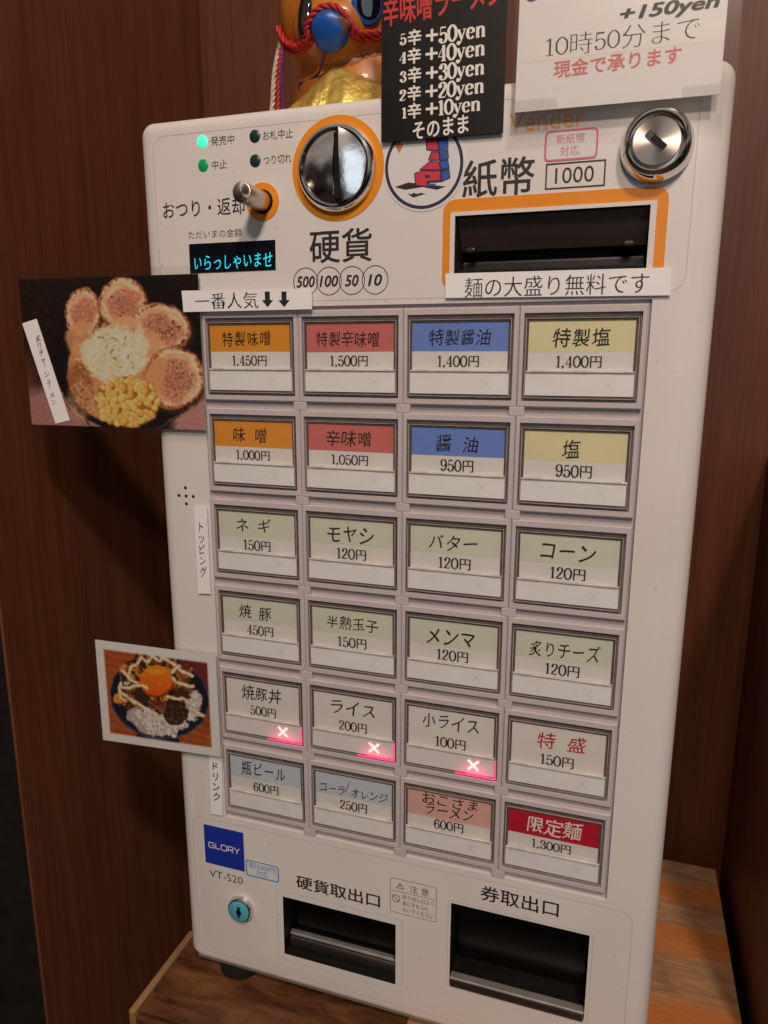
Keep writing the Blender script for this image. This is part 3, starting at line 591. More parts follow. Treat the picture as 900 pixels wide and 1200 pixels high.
# ------------------------------------------------------------------ printing on the front
Y = -.12
for s, b, off in (('発売中', (247.1, 160.2, 274.8, 168.6), 0), ('中止', (248.2, 188.4, 265.8, 197.4), 0), ('お札中止', (308.0, 153.8, 343.2, 161.4), 0), ('つり切れ', (308.8, 183, 341.8, 190.6), 0),
                  ('おつり・返却', (190.5, 237.0, 287, 250.5), .004), ('ただいまの金額', (220.7, 271.1, 283.5, 276.9), -.006), ('硬貨', (362.5, 270.0, 436, 306.0), .012), ('紙幣', (542.7, 188.8, 625.5, 227.2), .012),
                  ('1000', (651, 197.0, 695.5, 212.6), .0), ('硬貨取出口', (347, 1024.6, 445.4, 1064.2), .016), ('券取出口', (563.5, 1036.4, 654.3, 1075.4), .012), ('VT-S20', (245.4, 1018.4, 284.8, 1036.6), -.006)):
    L = MB(); put(L, sans(s, off), FB(*b), Y); L.build('printed_lettering', M_ink, mach)
coins = [(358.3, 330.2), (385.5, 329.4), (412.4, 328.7), (439.6, 328.0)]
for i, (px, py) in enumerate(coins):
    L = MB(); x, z = F(px, py); r_ = 7.3; L.ring(circ(x, z, r_, 40), circ(x, z, r_-.42, 40), Y+.01*i, .05)
    t = ('500', '100', '50', '10')[i]; w = 5.4 if len(t) == 3 else 3.9
    put(L, sans(t, .022, .2), (x-w, x+w, z-2.9, z+2.9), Y-.08); L.build('coin_emblem', M_ink, mach)
b4 = [F(638.7, 192), F(709.6, 186.7), F(709.6, 217.6), F(639.7, 222.9)]
bx0, bx1, bz0, bz1 = (b4[0][0]+b4[3][0])/2, (b4[1][0]+b4[2][0])/2, (b4[2][1]+b4[3][1])/2, (b4[0][1]+b4[1][1])/2
L = MB(); L.ring(rrect(bx0, bx1, bz0, bz1, .2, 1), rrect(bx0+.7, bx1-.7, bz0+.7, bz1-.7, .2, 1), Y, .05)
L.build('printed_frame', M_ink, mach)
L = MB(); put(L, sans('Vender', .0), FB(597, 133, 685, 147.6), Y); L.build('printed_lettering', mat('orange_ink', (.95, .40, .05), rough=.5, var=0), mach)['label'] = 'orange word Vender half hidden by the white notice'
# caution notice
def quadbox(tl, tr, br, bl):
    a, b, c, d = F(*tl), F(*tr), F(*br), F(*bl); return ((a[0]+d[0])/2, (b[0]+c[0])/2, (c[1]+d[1])/2, (a[1]+b[1])/2)
nb = quadbox((457.5, 1028.3), (511.9, 1039.6), (511.3, 1080.8), (456.8, 1067.9)); x0, x1, z0, z1 = nb; w, h = x1-x0, z1-z0
L = MB(); L.ring(rrect(x0, x1, z0, z1, 2), rrect(x0+.28, x1-.28, z0+.28, z1-.28, 1.8), -.12, .05); L.box(x0+.3, x1-.3, -.12, -.07, z1-.36*h-.12, z1-.36*h+.12)
tx, tz = x0+.22*w, z1-.10*h; L.ring([(tx, tz), (tx-2.6, tz-4.2), (tx+2.6, tz-4.2)], [(tx, tz-.9), (tx-1.8, tz-3.8), (tx+1.8, tz-3.8)], -.12, .05); L.box(tx-.2, tx+.2, -.12, -.07, tz-3, tz-1.5)
put(L, sans('注 意', 0), (x0+.42*w, x0+.84*w, z1-.31*h, z1-.10*h), -.12)
px_, pz_ = x0+.13*w, z1-.58*h; L.ring(circ(px_, pz_, 2.7, 30), circ(px_, pz_, 2.25, 30), -.12, .05); slot(L, px_, pz_, 2.4, .22, -45, -.13, -.08)
for i, s in enumerate(('取り出し口より', '奥に手を入れ', 'ないでください')): put(L, sans(s, 0), (x0+.27*w, x0+(.95 if i != 1 else .84)*w, z1-(.55+.185*i)*h, z1-(.42+.185*i)*h), -.12)
L.build('caution_notice', M_inkg, mach)
# blue brand plate
nb = quadbox((238.7, 965.5), (285.7, 976.1), (286.4, 1021.2), (241.3, 1009.9)); x0, x1, z0, z1 = nb; w, h = x1-x0, z1-z0
bp = MB().box(x0, x1, -.3, .05, z0, z1).build('brand_plate', mat('deep_blue', (.012, .035, .36), rough=.35, var=.05), mach)
L = MB(); put(L, nib('GLORY', .17, .17, gap=.12), (x0+.10*w, x0+.90*w, z0+.42*h, z0+.58*h), -.36); L.build('lettering', M_whiteink, bp)
# small stickers
def sticker(q, colr, lines, name, lab):
    x0, x1, z0, z1 = quadbox(*q); w, h = x1-x0, z1-z0
    st = MB().poly(rrect(x0, x1, z0, z1, 2.2), -.2, .2).build('sticker', mat('sticker_white', (.74, .72, .72), rough=.4, var=0), mach); st['label'] = lab
    L = MB(); L.ring(rrect(x0, x1, z0, z1, 2.2), rrect(x0+.9, x1-.9, z0+.9, z1-.9, 1.6), -.26, .04)
    for s, (u0, u1, v0, v1) in lines: put(L, sans(s, .0), (x0+u0*w, x0+u1*w, z1-v1*h, z1-v0*h), -.26)
    L.build('lettering', colr, st)
sticker(((637.6, 154.7), (701, 148.3), (701, 184.5), (638.7, 190.9)), mat('sticker_pink', (.66, .16, .20), rough=.5, var=0), [('新紙幣', (.22, .75, .14, .46)), ('対応', (.30, .66, .53, .86))], 'pink', 'pink outlined sticker reading 新紙幣対応')
sticker(((288.6, 1005.8), (327.3, 1015.7), (326.7, 1034.1), (288, 1025.4)), mat('sticker_blue', (.05, .30, .60), rough=.5, var=0), [('新500円', (.10, .90, .12, .50)), ('対応', (.32, .66, .53, .88))], 'blue', 'blue outlined sticker reading 新500円対応')
# round badge sticker: navy ring and a stack of red and blue block letters
x, z = F(496.5, 194.5); rs = MB().poly(circ(x, z, 21.2, 72), -.25, .25).build('sticker', MATS['sticker_white'], mach); rs['label'] = 'round white sticker with navy ring and stacked red and blue blocks'
navy = mat('navy_ink', (.018, .018, .075), rough=.5, var=0); red = mat('badge_red', (.62, .03, .06), rough=.5, var=0); blu = mat('badge_blue', (.02, .10, .42), rough=.5, var=0)
L = MB(); L.ring(circ(x, z, 20.0, 72), circ(x, z, 18.4, 72), -.3, .04, 0)
def fpoly(mb, pts, y, mi):
    mb.poly([F(440+u*120/900, 150+v*100/750) for u, v in pts][::-1], y, .03, mi)
stack = [([(340, 398), (410, 372), (562, 380), (650, 352), (662, 442), (585, 478), (480, 486), (480, 520), (350, 505)], [(350, 402), (415, 380), (572, 388), (566, 460), (455, 466), (450, 512), (360, 500)], [(584, 392), (648, 364), (652, 436), (588, 466)]),
         ([(385, 366), (480, 290), (560, 296), (640, 272), (652, 350), (575, 378), (400, 376)], [(398, 362), (486, 300), (556, 304), (566, 364)], [(574, 304), (636, 284), (644, 346), (580, 366)]),
         ([(462, 288), (490, 206), (560, 208), (640, 182), (648, 268), (572, 292)], [(474, 280), (500, 218), (552, 218), (562, 280)], [(570, 216), (634, 194), (640, 262), (576, 282)]),
         ([(448, 200), (440, 95), (640, 70), (644, 178), (560, 206), (490, 204)], [(456, 190), (452, 100), (540, 96), (550, 192)], [(560, 98), (632, 82), (636, 174), (566, 196)])]
for i_, (nv, rd, bl) in enumerate(stack): fpoly(L, nv, -.285-.004*i_, 0); fpoly(L, rd, -.325, 1); fpoly(L, bl, -.325, 2)
fpoly(L, [(435, 415), (480, 412), (480, 440), (440, 442)], -.36, 0); fpoly(L, [(455, 494), (540, 488), (520, 510), (462, 510)], -.325, 2)
fpoly(L, [(170, 520), (290, 480), (480, 500), (620, 515), (540, 545), (420, 520), (260, 545)], -.27, 3)
fpoly(L, [(170, 145), (205, 110), (245, 150), (212, 225)], -.3, 4)
fpoly(L, [(285, 575), (320, 585), (330, 570), (370, 580), (400, 570), (445, 580), (400, 592), (340, 612), (310, 600)], -.3, 3)
L.build('emblem', [navy, red, blu, M_ink, mat('badge_orange', (.66, .16, .05), rough=.5, var=0)], rs)

# ================================================================== PAPERS TAPED TO THE MACHINE
def paper_strip(q, label, lettering, Y=-1.6, cat_='label strip', m=M_paper, name='paper_strip', group='paper strips stuck on the machine'):
    pts = [F(*p_, Y) for p_ in q]                                           # tl, tr, br, bl
    o = MB().poly([pts[3], pts[2], pts[1], pts[0]], Y, .25).build(name, m); tag(o, label, cat_, group)
    L = MB(); lettering(L); L.build('lettering', M_ink, o); return o
def ltr(L):
    put(L, mincho('一番人気'), FB(230.9, 344.3, 305, 361.2, -1.9), -4.15)
    for px in (315.3, 334.7):
        ax, az0 = F(px, 342, -1.9); _, az1 = F(px, 360.2, -1.9); hh = az0-az1
        pts = [(ax-1.5, az0), (ax+1.5, az0), (ax+1.5, az1+.45*hh), (ax+3.4, az1+.45*hh), (ax, az1), (ax-3.4, az1+.45*hh), (ax-1.5, az1+.45*hh)]
        L.poly(pts[::-1], -4.12, .05)
paper_strip([(212.7, 340.7), (365, 338.3), (365.7, 362.3), (215, 365.7)], 'white paper strip reading 一番人気 with two down arrows, taped above the first button column', ltr, Y=-4.0)
L0 = [o for o in COL.objects if o.name.startswith('paper_strip')]
def ltr(L): put(L, mincho('麺の大盛り無料です', -.014, .012), FB(544.7, 325.8, 760, 343.5, -1.9), -1.75)
paper_strip([(522, 320.6), (786.7, 313.3), (786, 346), (522, 349.2)], 'white paper strip reading 麺の大盛り無料です, taped under the banknote slot', ltr)
def ltr(L):
    a = F(234.5, 612, -1.9); b = F(240.5, 677, -1.9); put(L, column('トッピング', lambda c: hand(c, -.006)), (F(232.4, 640, -1.9)[0], F(240.4, 640, -1.9)[0], b[1], a[1]), -1.75)
paper_strip([(227.5, 592.9), (242.3, 594), (246.9, 696), (232.3, 695.4)], 'narrow vertical white strip reading トッピング left of the third button row', ltr)
def ltr(L):
    a = F(253, 894, -1.9); b = F(252, 938.5, -1.9); put(L, column('ドリンク', lambda c: hand(c, -.006)), (F(248.6, 915, -1.9)[0], F(256.6, 915, -1.9)[0], b[1], a[1]), -1.75)
paper_strip([(244.8, 872), (260, 874), (260.8, 956.3), (247.2, 953.5)], 'narrow vertical white strip reading ドリンク under the rice bowl photo', ltr, Y=-1.2)

# ---- photo prints: painted on a fine grid that belongs to the paper
class Paint:
    def __init__(self, nx, nz, quad):
        u, v = np.meshgrid((np.arange(nx)+.0)/(nx-1), (np.arange(nz)+.0)/(nz-1)); tl, tr, br, bl = [np.array(q, float) for q in quad]
        self.nx, self.nz = nx, nz
        P_ = (1-u)[..., None]*((1-v)[..., None]*tl+v[..., None]*bl)+u[..., None]*((1-v)[..., None]*tr+v[..., None]*br)
        self.X, self.Y = P_[..., 0], P_[..., 1]; self.C = np.zeros((nz, nx, 3)); self.u, self.v = u, v
        X0_, Y0_ = self.X, self.Y
        for sc, am in ((70, 5), (26, 2.6), (11, .7)):
            dx_, dy_ = self.noise(sc, int(sc)), self.noise(sc, int(sc)+1); X0_ = X0_+am*dx_; Y0_ = Y0_+am*dy_
        self.flatXY = (self.X, self.Y); self.X, self.Y = X0_, Y0_
    def noise(self, sc, seed):
        r = np.random.default_rng(seed); out = 0
        for o, (a, f) in enumerate(((1, 1), (.5, 2.1), (.25, 4.3))):
            for k in range(5):
                th = r.uniform(0, 6.28); fr = f/sc*r.uniform(.6, 1.4); out = out+a*np.sin((self.X*math.cos(th)+self.Y*math.sin(th))*fr*6.28+r.uniform(0, 6.28)+1.3*np.sin((self.Y*math.cos(th)-self.X*math.sin(th))*fr*3+k))
        return out/5
    def fill(self, mask, col):
        c = np.array(col, float); self.C = self.C*(1-mask[..., None])+c*mask[..., None] if c.ndim == 1 else self.C*(1-mask[..., None])+c*mask[..., None]
    def ell(self, cx, cy, rx, ry, rot=0, soft=.05, wob=0, seed=0):
        a = math.radians(rot); dx, dy = self.X-cx, self.Y-cy; p = (dx*math.cos(a)+dy*math.sin(a))/rx; q = (-dx*math.sin(a)+dy*math.cos(a))/ry
        d = np.sqrt(p*p+q*q)
        if wob:
            th = np.arctan2(q, p); r = random.Random(seed); d = d*(1+sum(wob/(k**.6)*math.sin(1)*np.sin(k*th+r.uniform(0, 6.28)) for k in (2, 3, 5, 8)))
        return np.clip((1-d)/soft+.5, 0, 1)
    def line(self, pts, w, soft=2.0):
        m = np.zeros_like(self.X); P_ = spline(pts, n=6)
        for a, b in zip(P_[:-1], P_[1:]):
            ab = b-a; t = np.clip(((self.X-a[0])*ab[0]+(self.Y-a[1])*ab[1])/(ab@ab+1e-9), 0, 1); d = np.hypot(self.X-a[0]-t*ab[0], self.Y-a[1]-t*ab[1]); m = np.maximum(m, np.clip((w-d)/soft+.5, 0, 1))
        return m
    def mesh(self, name, corners, y, parent, m, th=.3, gain=1.5):
        """corners: tl, tr, br, bl in front-plane units"""
        tl, tr, br, bl = [np.array(q, float) for q in corners]; u, v = self.u[..., None], self.v[..., None]
        P_ = (1-u)*((1-v)*tl+v*bl)+u*((1-v)*tr+v*br); nx, nz = self.nx, self.nz
        V = np.stack([P_[..., 0], np.full((nz, nx), y), P_[..., 1]], -1).reshape(-1, 3)
        idx = np.arange(nx*nz).reshape(nz, nx); fs = np.stack([idx[:-1, :-1], idx[1:, :-1], idx[1:, 1:], idx[:-1, 1:]], -1).reshape(-1, 4)
        mb = MB(); mb.add(V, fs.tolist()); back = [bl, br, tr, tl]
        gr_ = np.random.default_rng(3).normal(0, 1, (nz, nx, 1)); mot = (self.noise(9, 77)+.7*self.noise(5, 78))[..., None]; A = self.C*(1+.035*mot)+gr_*5
        A = (A+np.roll(A, 1, 0)+np.roll(A, -1, 0)+np.roll(A, 1, 1)+np.roll(A, -1, 1)+A)/6; A[0], A[-1], A[:, 0], A[:, -1] = self.C[0], self.C[-1], self.C[:, 0], self.C[:, -1]; self.C = A
        o_n = len(mb.v); mb.add([(q[0], y+th, q[1]) for q in back], [(3, 2, 1, 0)])
        o = mb.build(name, m, parent); C = np.clip(self.C/255, 0, 1); lin = np.where(C <= .04045, C/12.92, ((C+.055)/1.055)**2.4).reshape(-1, 3); lin = np.minimum(lin*gain, .86)
        a = o.data.color_attributes.new('print', 'FLOAT_COLOR', 'POINT'); full = np.ones((len(mb.v), 4)); full[:len(lin), :3] = lin; full[len(lin):, :3] = .7
        a.data.foreach_set('color', full.ravel()); return o
M_print = vcol_mat('glossy_photo_print', .3)
rnd = random.Random(11)
# ramen
pt = Paint(330, 230, ((75, 95), (803, 72), (835, 707), (130, 683)))
n1 = pt.noise(60, 1); n2 = pt.noise(18, 2)
pt.C[:] = np.array([26, 16, 13]); pt.C += (np.clip(n1, 0, 2)*9+np.clip(n2, 0, 2)*7)[..., None]*np.array([1.5, .8, .6])
pt.fill(np.clip(1-np.abs(pt.X-95)/110, 0, 1)*np.clip((pt.Y-330)/160, 0, 1)*.9, (118, 58, 40))
wood = np.stack([150+14*n2, 104+12*n2, 100+12*n2], -1); pt.fill(np.clip((pt.Y-520+.28*(pt.X-100))/60, 0, 1)*(pt.X < 420), wood); pt.fill(np.clip((pt.Y-520)/70, 0, 1)*np.clip((pt.X-690)/40, 0, 1), wood*1.08)
pt.fill(pt.ell(540, 395, 318, 318, 0, .02), (20, 17, 18)); pt.fill(pt.line([(262, 560), (300, 625), (360, 690), (395, 720)], 3), (92, 84, 82)); pt.fill(pt.line([(640, 705), (715, 655), (770, 600)], 2.5), (80, 72, 70)); pt.fill(pt.line([(285, 570), (340, 645), (400, 700)], 3), (60, 54, 54))
soup = np.stack([190+18*n2+10*n1, 128+18*n2, 74+14*n2], -1); pt.fill(pt.ell(470, 440, 188, 225, 0, .05, .05, 3), soup)
pt.fill(pt.ell(345, 520, 55, 90, -20, .2, .08, 4)*.8, (150, 82, 44)); pt.fill(pt.ell(350, 580, 70, 70, 0, .4, .2, 8)*.5, (206, 160, 118))
for k in range(90): pt.fill(pt.ell(rnd.uniform(300, 400), rnd.uniform(430, 640), rnd.uniform(3, 9), rnd.uniform(3, 8), rnd.uniform(0, 90), .3)*.6, rnd.choice([(96, 48, 26), (176, 108, 62), (214, 170, 122), (140, 74, 38)]))
def slice_(cx, cy, rx, ry, rot, seed, char=1.0):
    pt.fill(pt.ell(cx+5, cy+9, rx*1.04, ry*1.05, rot, .14, .03, seed), (60, 34, 24)); pt.fill(pt.ell(cx, cy, rx, ry, rot, .04, .03, seed), (160, 88, 50))
    pt.fill(pt.ell(cx-2, cy-2, rx*.93, ry*.93, rot, .06, .04, seed), np.stack([220+10*n2, 176+12*n2, 140+12*n2], -1)); pt.fill(pt.ell(cx+3, cy+5, rx*.66, ry*.66, rot, .25, .16, seed+1), np.stack([184+20*n2, 116+18*n2, 88+16*n2], -1))
    pt.fill(pt.ell(cx+4, cy+8, rx*.42, ry*.36, rot+30, .35, .25, seed+2)*.4, (160, 96, 74)); r2 = random.Random(seed)
    inner = pt.ell(cx+3, cy+5, rx*.7, ry*.7, rot, .3, .18, seed+3); f1 = pt.noise(24, seed+40); f2 = pt.noise(13, seed+41)
    pt.fill(inner*np.clip(f1*1.3, 0, 1)*.35, (160, 98, 74)); pt.fill(inner*np.clip(-f1*1.3, 0, 1)*.6, (222, 172, 140)); ch_ = pt.ell(cx+rx*.15, cy+2, rx*.5, ry*.42, rot, .5, .2, seed+9); pt.fill(ch_*np.clip(f2*2.2-.5, 0, 1)*.85*min(1, max(0, char-.4)), (58, 32, 24))
    pt.fill(pt.ell(cx, cy, rx, ry, rot, .04, .03, seed)*np.clip(f1*1.2-.5, 0, 1)*.35, (232, 190, 154))
    pt.fill(pt.ell(cx-6, cy+4, rx*.8, ry*.8, rot, .06, .08, seed+5)*(1-pt.ell(cx-4, cy+5, rx*.74, ry*.74, rot, .06, .08, seed+5))*.5, (190, 120, 84))
    for k in range(int(20*char)):
        a = r2.uniform(0, 6.28); q = r2.uniform(0, 1)**.6*.6; pt.fill(pt.ell(cx+8+rx*q*math.cos(a), cy+6+ry*q*math.sin(a), r2.uniform(1.5, 6.5)*(.5+char/2), r2.uniform(1.5, 4), r2.uniform(0, 180), .4)*.75, r2.choice([(66, 32, 22), (96, 48, 32), (44, 24, 18), (206, 140, 108)]))
    for k in range(60):
        a = r2.uniform(0, 6.28); pt.fill(pt.ell(cx+rx*.92*math.cos(a+math.radians(rot)), cy+ry*.92*math.sin(a+math.radians(rot)), r2.uniform(3, 10), r2.uniform(2, 6), r2.uniform(0, 180), .4)*.6, r2.choice([(84, 42, 24), (196, 120, 70), (120, 60, 32)]))
slice_(350, 226, 76, 100, 4, 21, .25); slice_(512, 190, 98, 106, -16, 22, .8); slice_(662, 286, 116, 100, 26, 23, 1.5); slice_(716, 490, 112, 132, 10, 24, 1.3)
pt.fill(pt.ell(640, 490, 38, 90, 12, .1, .04, 2)*.9, (196, 134, 84)); pt.fill(pt.ell(620, 350, 46, 52, -30, .2, .06, 6)*.9, (204, 146, 94)); pt.fill(pt.ell(520, 270, 52, 30, 0, .3, .06, 7)*.9, (206, 150, 104)); pt.fill(pt.ell(340, 330, 62, 70, 10, .25, .06, 9)*.85, (202, 142, 92))
pt.fill(pt.ell(480, 394, 134, 112, 14, .12, .1, 31), np.stack([196+16*n2, 186+18*n2, 158+18*n2], -1))
for k in range(330):
    a = rnd.uniform(0, 6.28); q = math.sqrt(rnd.random()); x, y = 478+138*q*math.cos(a), 392+116*q*math.sin(a); t = rnd.uniform(0, 6.28); l = rnd.uniform(8, 30)
    pt.fill(pt.line([(x, y), (x+l*math.cos(t)*.5, y+l*math.sin(t)*.5+rnd.uniform(-5, 5)), (x+l*math.cos(t), y+l*math.sin(t))], rnd.uniform(1.2, 3.4), 2.0)*rnd.uniform(.45, .9), rnd.choice([(232, 226, 206), (214, 206, 176), (190, 194, 140), (236, 232, 218), (176, 164, 126), (204, 188, 150), (224, 218, 196)]))
for k in range(26): pt.fill(pt.ell(rnd.uniform(410, 590), rnd.uniform(300, 490), rnd.uniform(4, 9), rnd.uniform(2, 4), rnd.uniform(0, 180), .4)*.7, rnd.choice([(150, 172, 84), (120, 110, 60), (90, 60, 40)]))
pt.fill(pt.ell(530, 590, 128, 104, 0, .1, .06, 41), (150, 92, 22))
kern = []
for k in range(900):
    a = rnd.uniform(0, 6.28); q = math.sqrt(rnd.random()); x, y = 530+122*q*math.cos(a), 588+102*q*math.sin(a)
    if all((x-u)**2+(y-w)**2 > (17+5*((int(x*7+y*3) % 10)/10))**2 for u, w in kern): kern.append((x, y))
for x, y in sorted(kern, key=lambda t: t[1]):
    t = rnd.uniform(0, 180); ra, rb = rnd.uniform(13, 18), rnd.uniform(10.5, 14.5); pt.fill(pt.ell(x+2, y+3, ra+2, rb+2, t, .3)*.85, (170, 106, 32)); b = rnd.uniform(.84, 1.05); pt.fill(pt.ell(x, y, ra, rb, t, .16, .14, int(x)), (234*b, 178*b, 84*b)); pt.fill(pt.ell(x-3+rnd.uniform(-2, 2), y-4, ra*.5, rb*.4, t, .7)*rnd.uniform(.2, .75), (246, 204, 124)); pt.fill(pt.ell(x+4, y+4, ra*.5, rb*.4, t, .8)*rnd.uniform(0, .5), (196, 128, 34))
g_ = pt.C.mean(-1, keepdims=True); pt.C = (pt.C*.80+g_*.20)*np.array([.97, .95, .92])
RQ = [F(21.7, 327.4, -3), F(232, 320.8, -3), F(241.2, 504.2, -3), F(37.5, 497.3, -3)]
rp = pt.mesh('food_photo', RQ, -3.0, None, M_print, gain=1.8); tag(rp, 'ramen photo print with pork slices and corn, hanging off the left edge of the machine', 'photo', 'food photos taped to the machine')
a = np.array(RQ); c0 = a.mean(0); lam = [tuple(c0+(q-c0)*np.array([1.02, 1.1])) for q in a]
MB().poly([lam[3], lam[2], lam[1], lam[0]], -3.25, .12).build('clear_sleeve', M_film, rp)
sq = [F(*q, -3.4) for q in ((26.0, 379), (42.8, 373.5), (81.8, 492.5), (65, 496.5))]
cs_ = MB().poly([sq[3], sq[2], sq[1], sq[0]], -3.4, .12).build('caption_strip', M_paper, rp)
L = MB(); g = column('炙りチャーシューメン', lambda c: hand(c, -.004)); v, f, l = g
a0, a1 = np.array(F(43.5, 393, -3.5)), np.array(F(63.5, 474, -3.5)); d = a1-a0; ln = np.hypot(*d); d = d/ln; pd = np.array([-d[1], d[0]]); v0 = (v[:, 1].max()-v[:, 1])/(v[:, 1].max()-v[:, 1].min()); cxm = (v[:, 0].min()+v[:, 0].max())/2
Q = a0+np.outer(v0*ln, d)+np.outer((v[:, 0]-cxm)*4.6, pd*np.sign(pd[0])); L.add([(q[0], -3.46, q[1]) for q in Q], f); L.build('lettering', M_ink, cs_)
# rice bowl
pt = Paint(230, 170, ((100, 92), (772, 180), (800, 745), (145, 648)))
n1 = pt.noise(70, 3); n2 = pt.noise(14, 4); gr = np.sin((pt.Y-.25*pt.X)*.16+2.5*n1)
pt.C[:] = np.stack([150+9*gr, 74+7*gr, 38+5*gr], -1); pt.fill(np.clip((pt.X-380+.3*(300-pt.Y))/220, 0, 1)*np.clip((620-pt.Y)/260, 0, 1), np.stack([96+7*gr, 40+4*gr, 38+4*gr], -1))
pt.fill(pt.ell(460, 640, 120, 34, 8, .1), (22, 22, 30)); pt.fill(pt.ell(462, 412, 278, 230, 16, .015), (66, 68, 84)); pt.fill(pt.ell(462, 408, 273, 225, 16, .015), (26, 27, 38)); pt.fill(pt.ell(466, 398, 250, 200, 16, .1)*.6, (18, 19, 27))
def clump(cx, cy, r, cols, n, seed, smin, smax):
    r2 = random.Random(seed)
    for k in range(n):
        a = r2.uniform(0, 6.28); q = math.sqrt(r2.random())*r; pt.fill(pt.ell(cx+q*math.cos(a), cy+q*.8*math.sin(a), r2.uniform(smin, smax), r2.uniform(smin, smax)*.65, r2.uniform(0, 180), .3, .1, k)*.92, r2.choice(cols))
ricec = [(206, 199, 195), (192, 184, 180), (176, 167, 163), (160, 151, 149), (214, 208, 204)]
for cx, cy, rx_, ry_ in ((440, 555, 150, 62), (650, 455, 46, 80), (330, 505, 46, 44)): pt.fill(pt.ell(cx, cy, rx_, ry_, 14, .1, .12, cx), (158, 148, 144))
for cx, cy, r, n in ((380, 520, 70, 60), (460, 565, 80, 90), (520, 590, 55, 50), (650, 420, 50, 60), (640, 500, 48, 50), (300, 300, 50, 30), (580, 560, 40, 40)): clump(cx, cy, r, ricec, int(n*1.6), cx, 5, 13)
meat = [(96, 54, 30), (140, 78, 36), (62, 34, 22), (178, 104, 44), (48, 28, 20), (196, 128, 66)]
for cx, cy, r, n in ((320, 280, 70, 70), (350, 400, 80, 80), (400, 200, 60, 40), (500, 215, 70, 50), (590, 280, 60, 50), (590, 370, 70, 60), (470, 430, 70, 60), (270, 430, 40, 30)): clump(cx, cy, r, meat, n, cx+1, 8, 26)
pt.fill(pt.ell(560, 500, 70, 62, 20, .1, .1, 8), (52, 36, 26)); clump(560, 500, 58, [(72, 48, 30), (40, 26, 20), (98, 66, 40)], 60, 5, 6, 14)
pt.fill(pt.ell(370, 395, 42, 48, -20, .15, .1, 9), (50, 36, 28)); pt.fill(pt.ell(590, 390, 44, 34, 0, .2, .1, 9), (58, 38, 26)); pt.fill(pt.ell(235, 415, 30, 26, 0, .2, .1, 3), (214, 130, 40))
pt.fill(pt.ell(452, 324, 94, 88, 0, .06), (120, 52, 10)); pt.fill(pt.ell(450, 316, 91, 84, 0, .05), np.stack([226-.10*(pt.Y-250), 122-.30*(pt.Y-250), 24-.05*(pt.Y-250)], -1)); pt.fill(pt.ell(452, 268, 52, 14, 6, .8)*.5, (246, 168, 66)); pt.fill(pt.ell(470, 334, 8, 5, 0, .5)*.7, (250, 190, 110))
for pts in ([(255, 260), (290, 285), (310, 240), (345, 225), (370, 190), (400, 215), (430, 185)], [(240, 355), (300, 355), (360, 340), (398, 358)], [(240, 375), (300, 415), (370, 460), (450, 505)], [(430, 185), (470, 210), (490, 190), (540, 225), (570, 245), (600, 270), (650, 290)], [(545, 300), (560, 325), (620, 345), (650, 350)], [(515, 405), (560, 415), (600, 420), (630, 445)], [(290, 290), (320, 320), (345, 330)], [(540, 270), (580, 235)], [(250, 330), (245, 400), (270, 425)], [(640, 470), (670, 490), (710, 515)]):
    m_ = 1+.45*pt.noise(46, int(pts[0][0])); pt.fill(np.clip(pt.line(pts, 10, 9)*m_, 0, 1), (168, 122, 88)); pt.fill(np.clip(pt.line(pts, 6.5, 6)*m_, 0, 1), (234, 210, 180))
pt.X, pt.Y = pt.flatXY
inside = np.clip(np.minimum(np.minimum((pt.u-.062)*60, (.938-pt.u)*60), np.minimum((pt.v-.072)*45, (.928-pt.v)*45)), 0, 1); pt.C = pt.C*inside[..., None]+np.array([222, 214, 204])*(1-inside[..., None])
DQ = [F(111.2, 749.5, -3), F(252.8, 768.2, -3), F(258.8, 887.2, -3), F(120.8, 867, -3)]
dq = pt.mesh('food_photo', DQ, -3.0, None, M_print); tag(dq, 'small white bordered rice bowl photo with egg yolk, at the lower left of the machine', 'photo', 'food photos taped to the machine')
a = np.array(DQ); c0 = a.mean(0); lam = [tuple(c0+(q-c0)*np.array([1.09, 1.07])+np.array([-1.5, 0])) for q in a]
MB().poly([lam[3], lam[2], lam[1], lam[0]], -3.25, .12).build('clear_sleeve', M_film, dq)

# ---- black price sign
Y = -2.5
sa, sb_, sc_, sd = F(446.9, 166.8, Y), F(589.4, 155.2, Y), F(593.6, 0, Y), F(446.9, 0, Y)
up = 46
sign = MB().poly([sa, sb_, (sc_[0]+.3, sc_[1]+up), (sd[0], sd[1]+up)], Y, .5).build('price_sign', mat('black_glossy_card', (.006, .004, .005), rough=.42, var=.1, spec=.3))
tag(sign, 'black laminated card listing extra prices in white, taped at the top centre of the machine', 'sign')
def SP(u, v): return (430+u*.21111, v*.21111)                                # crop of the sign -> photograph
def sbox(u0, v0, u1, v1): return FB(*SP(u0, v0), *SP(u1, v1), Y)
L = MB(); yy = Y-.06
rows = [('5', '50', 182, 655, 190, 192), ('4', '40', 180, 652, 297, 298), ('3', '30', 182, 649, 401, 402), ('2', '20', 180, 647, 503, 508), ('1', '10', 195, 627, 608, 616)]
base = [252, 355, 460, 562, 660]
for i, (n_, m_, u0, u1, _, _) in enumerate(rows):
    bl = base[i]; sl = -.125
    d1 = u0+38 if n_ != '1' else u0+24
    put(L, nib(n_, .19, .085), sbox(u0, bl-62+0*sl, d1, bl+sl*30), yy, 0)
    put(L, mincho('辛', .022, .006), sbox(d1+7, bl-78+sl*60, d1+82, bl+sl*110+8), yy)
    p0 = d1+108; put(L, nib('+', .16, .16), sbox(p0, bl-62+sl*200, p0+66, bl+sl*200-2), yy)
    g = nib(m_+'yen', .185, .075, gap=.02); k0 = p0+70
    put(L, g, sbox(k0, bl-64+sl*340, u1, bl+sl*340+22), yy, rot=1.0)
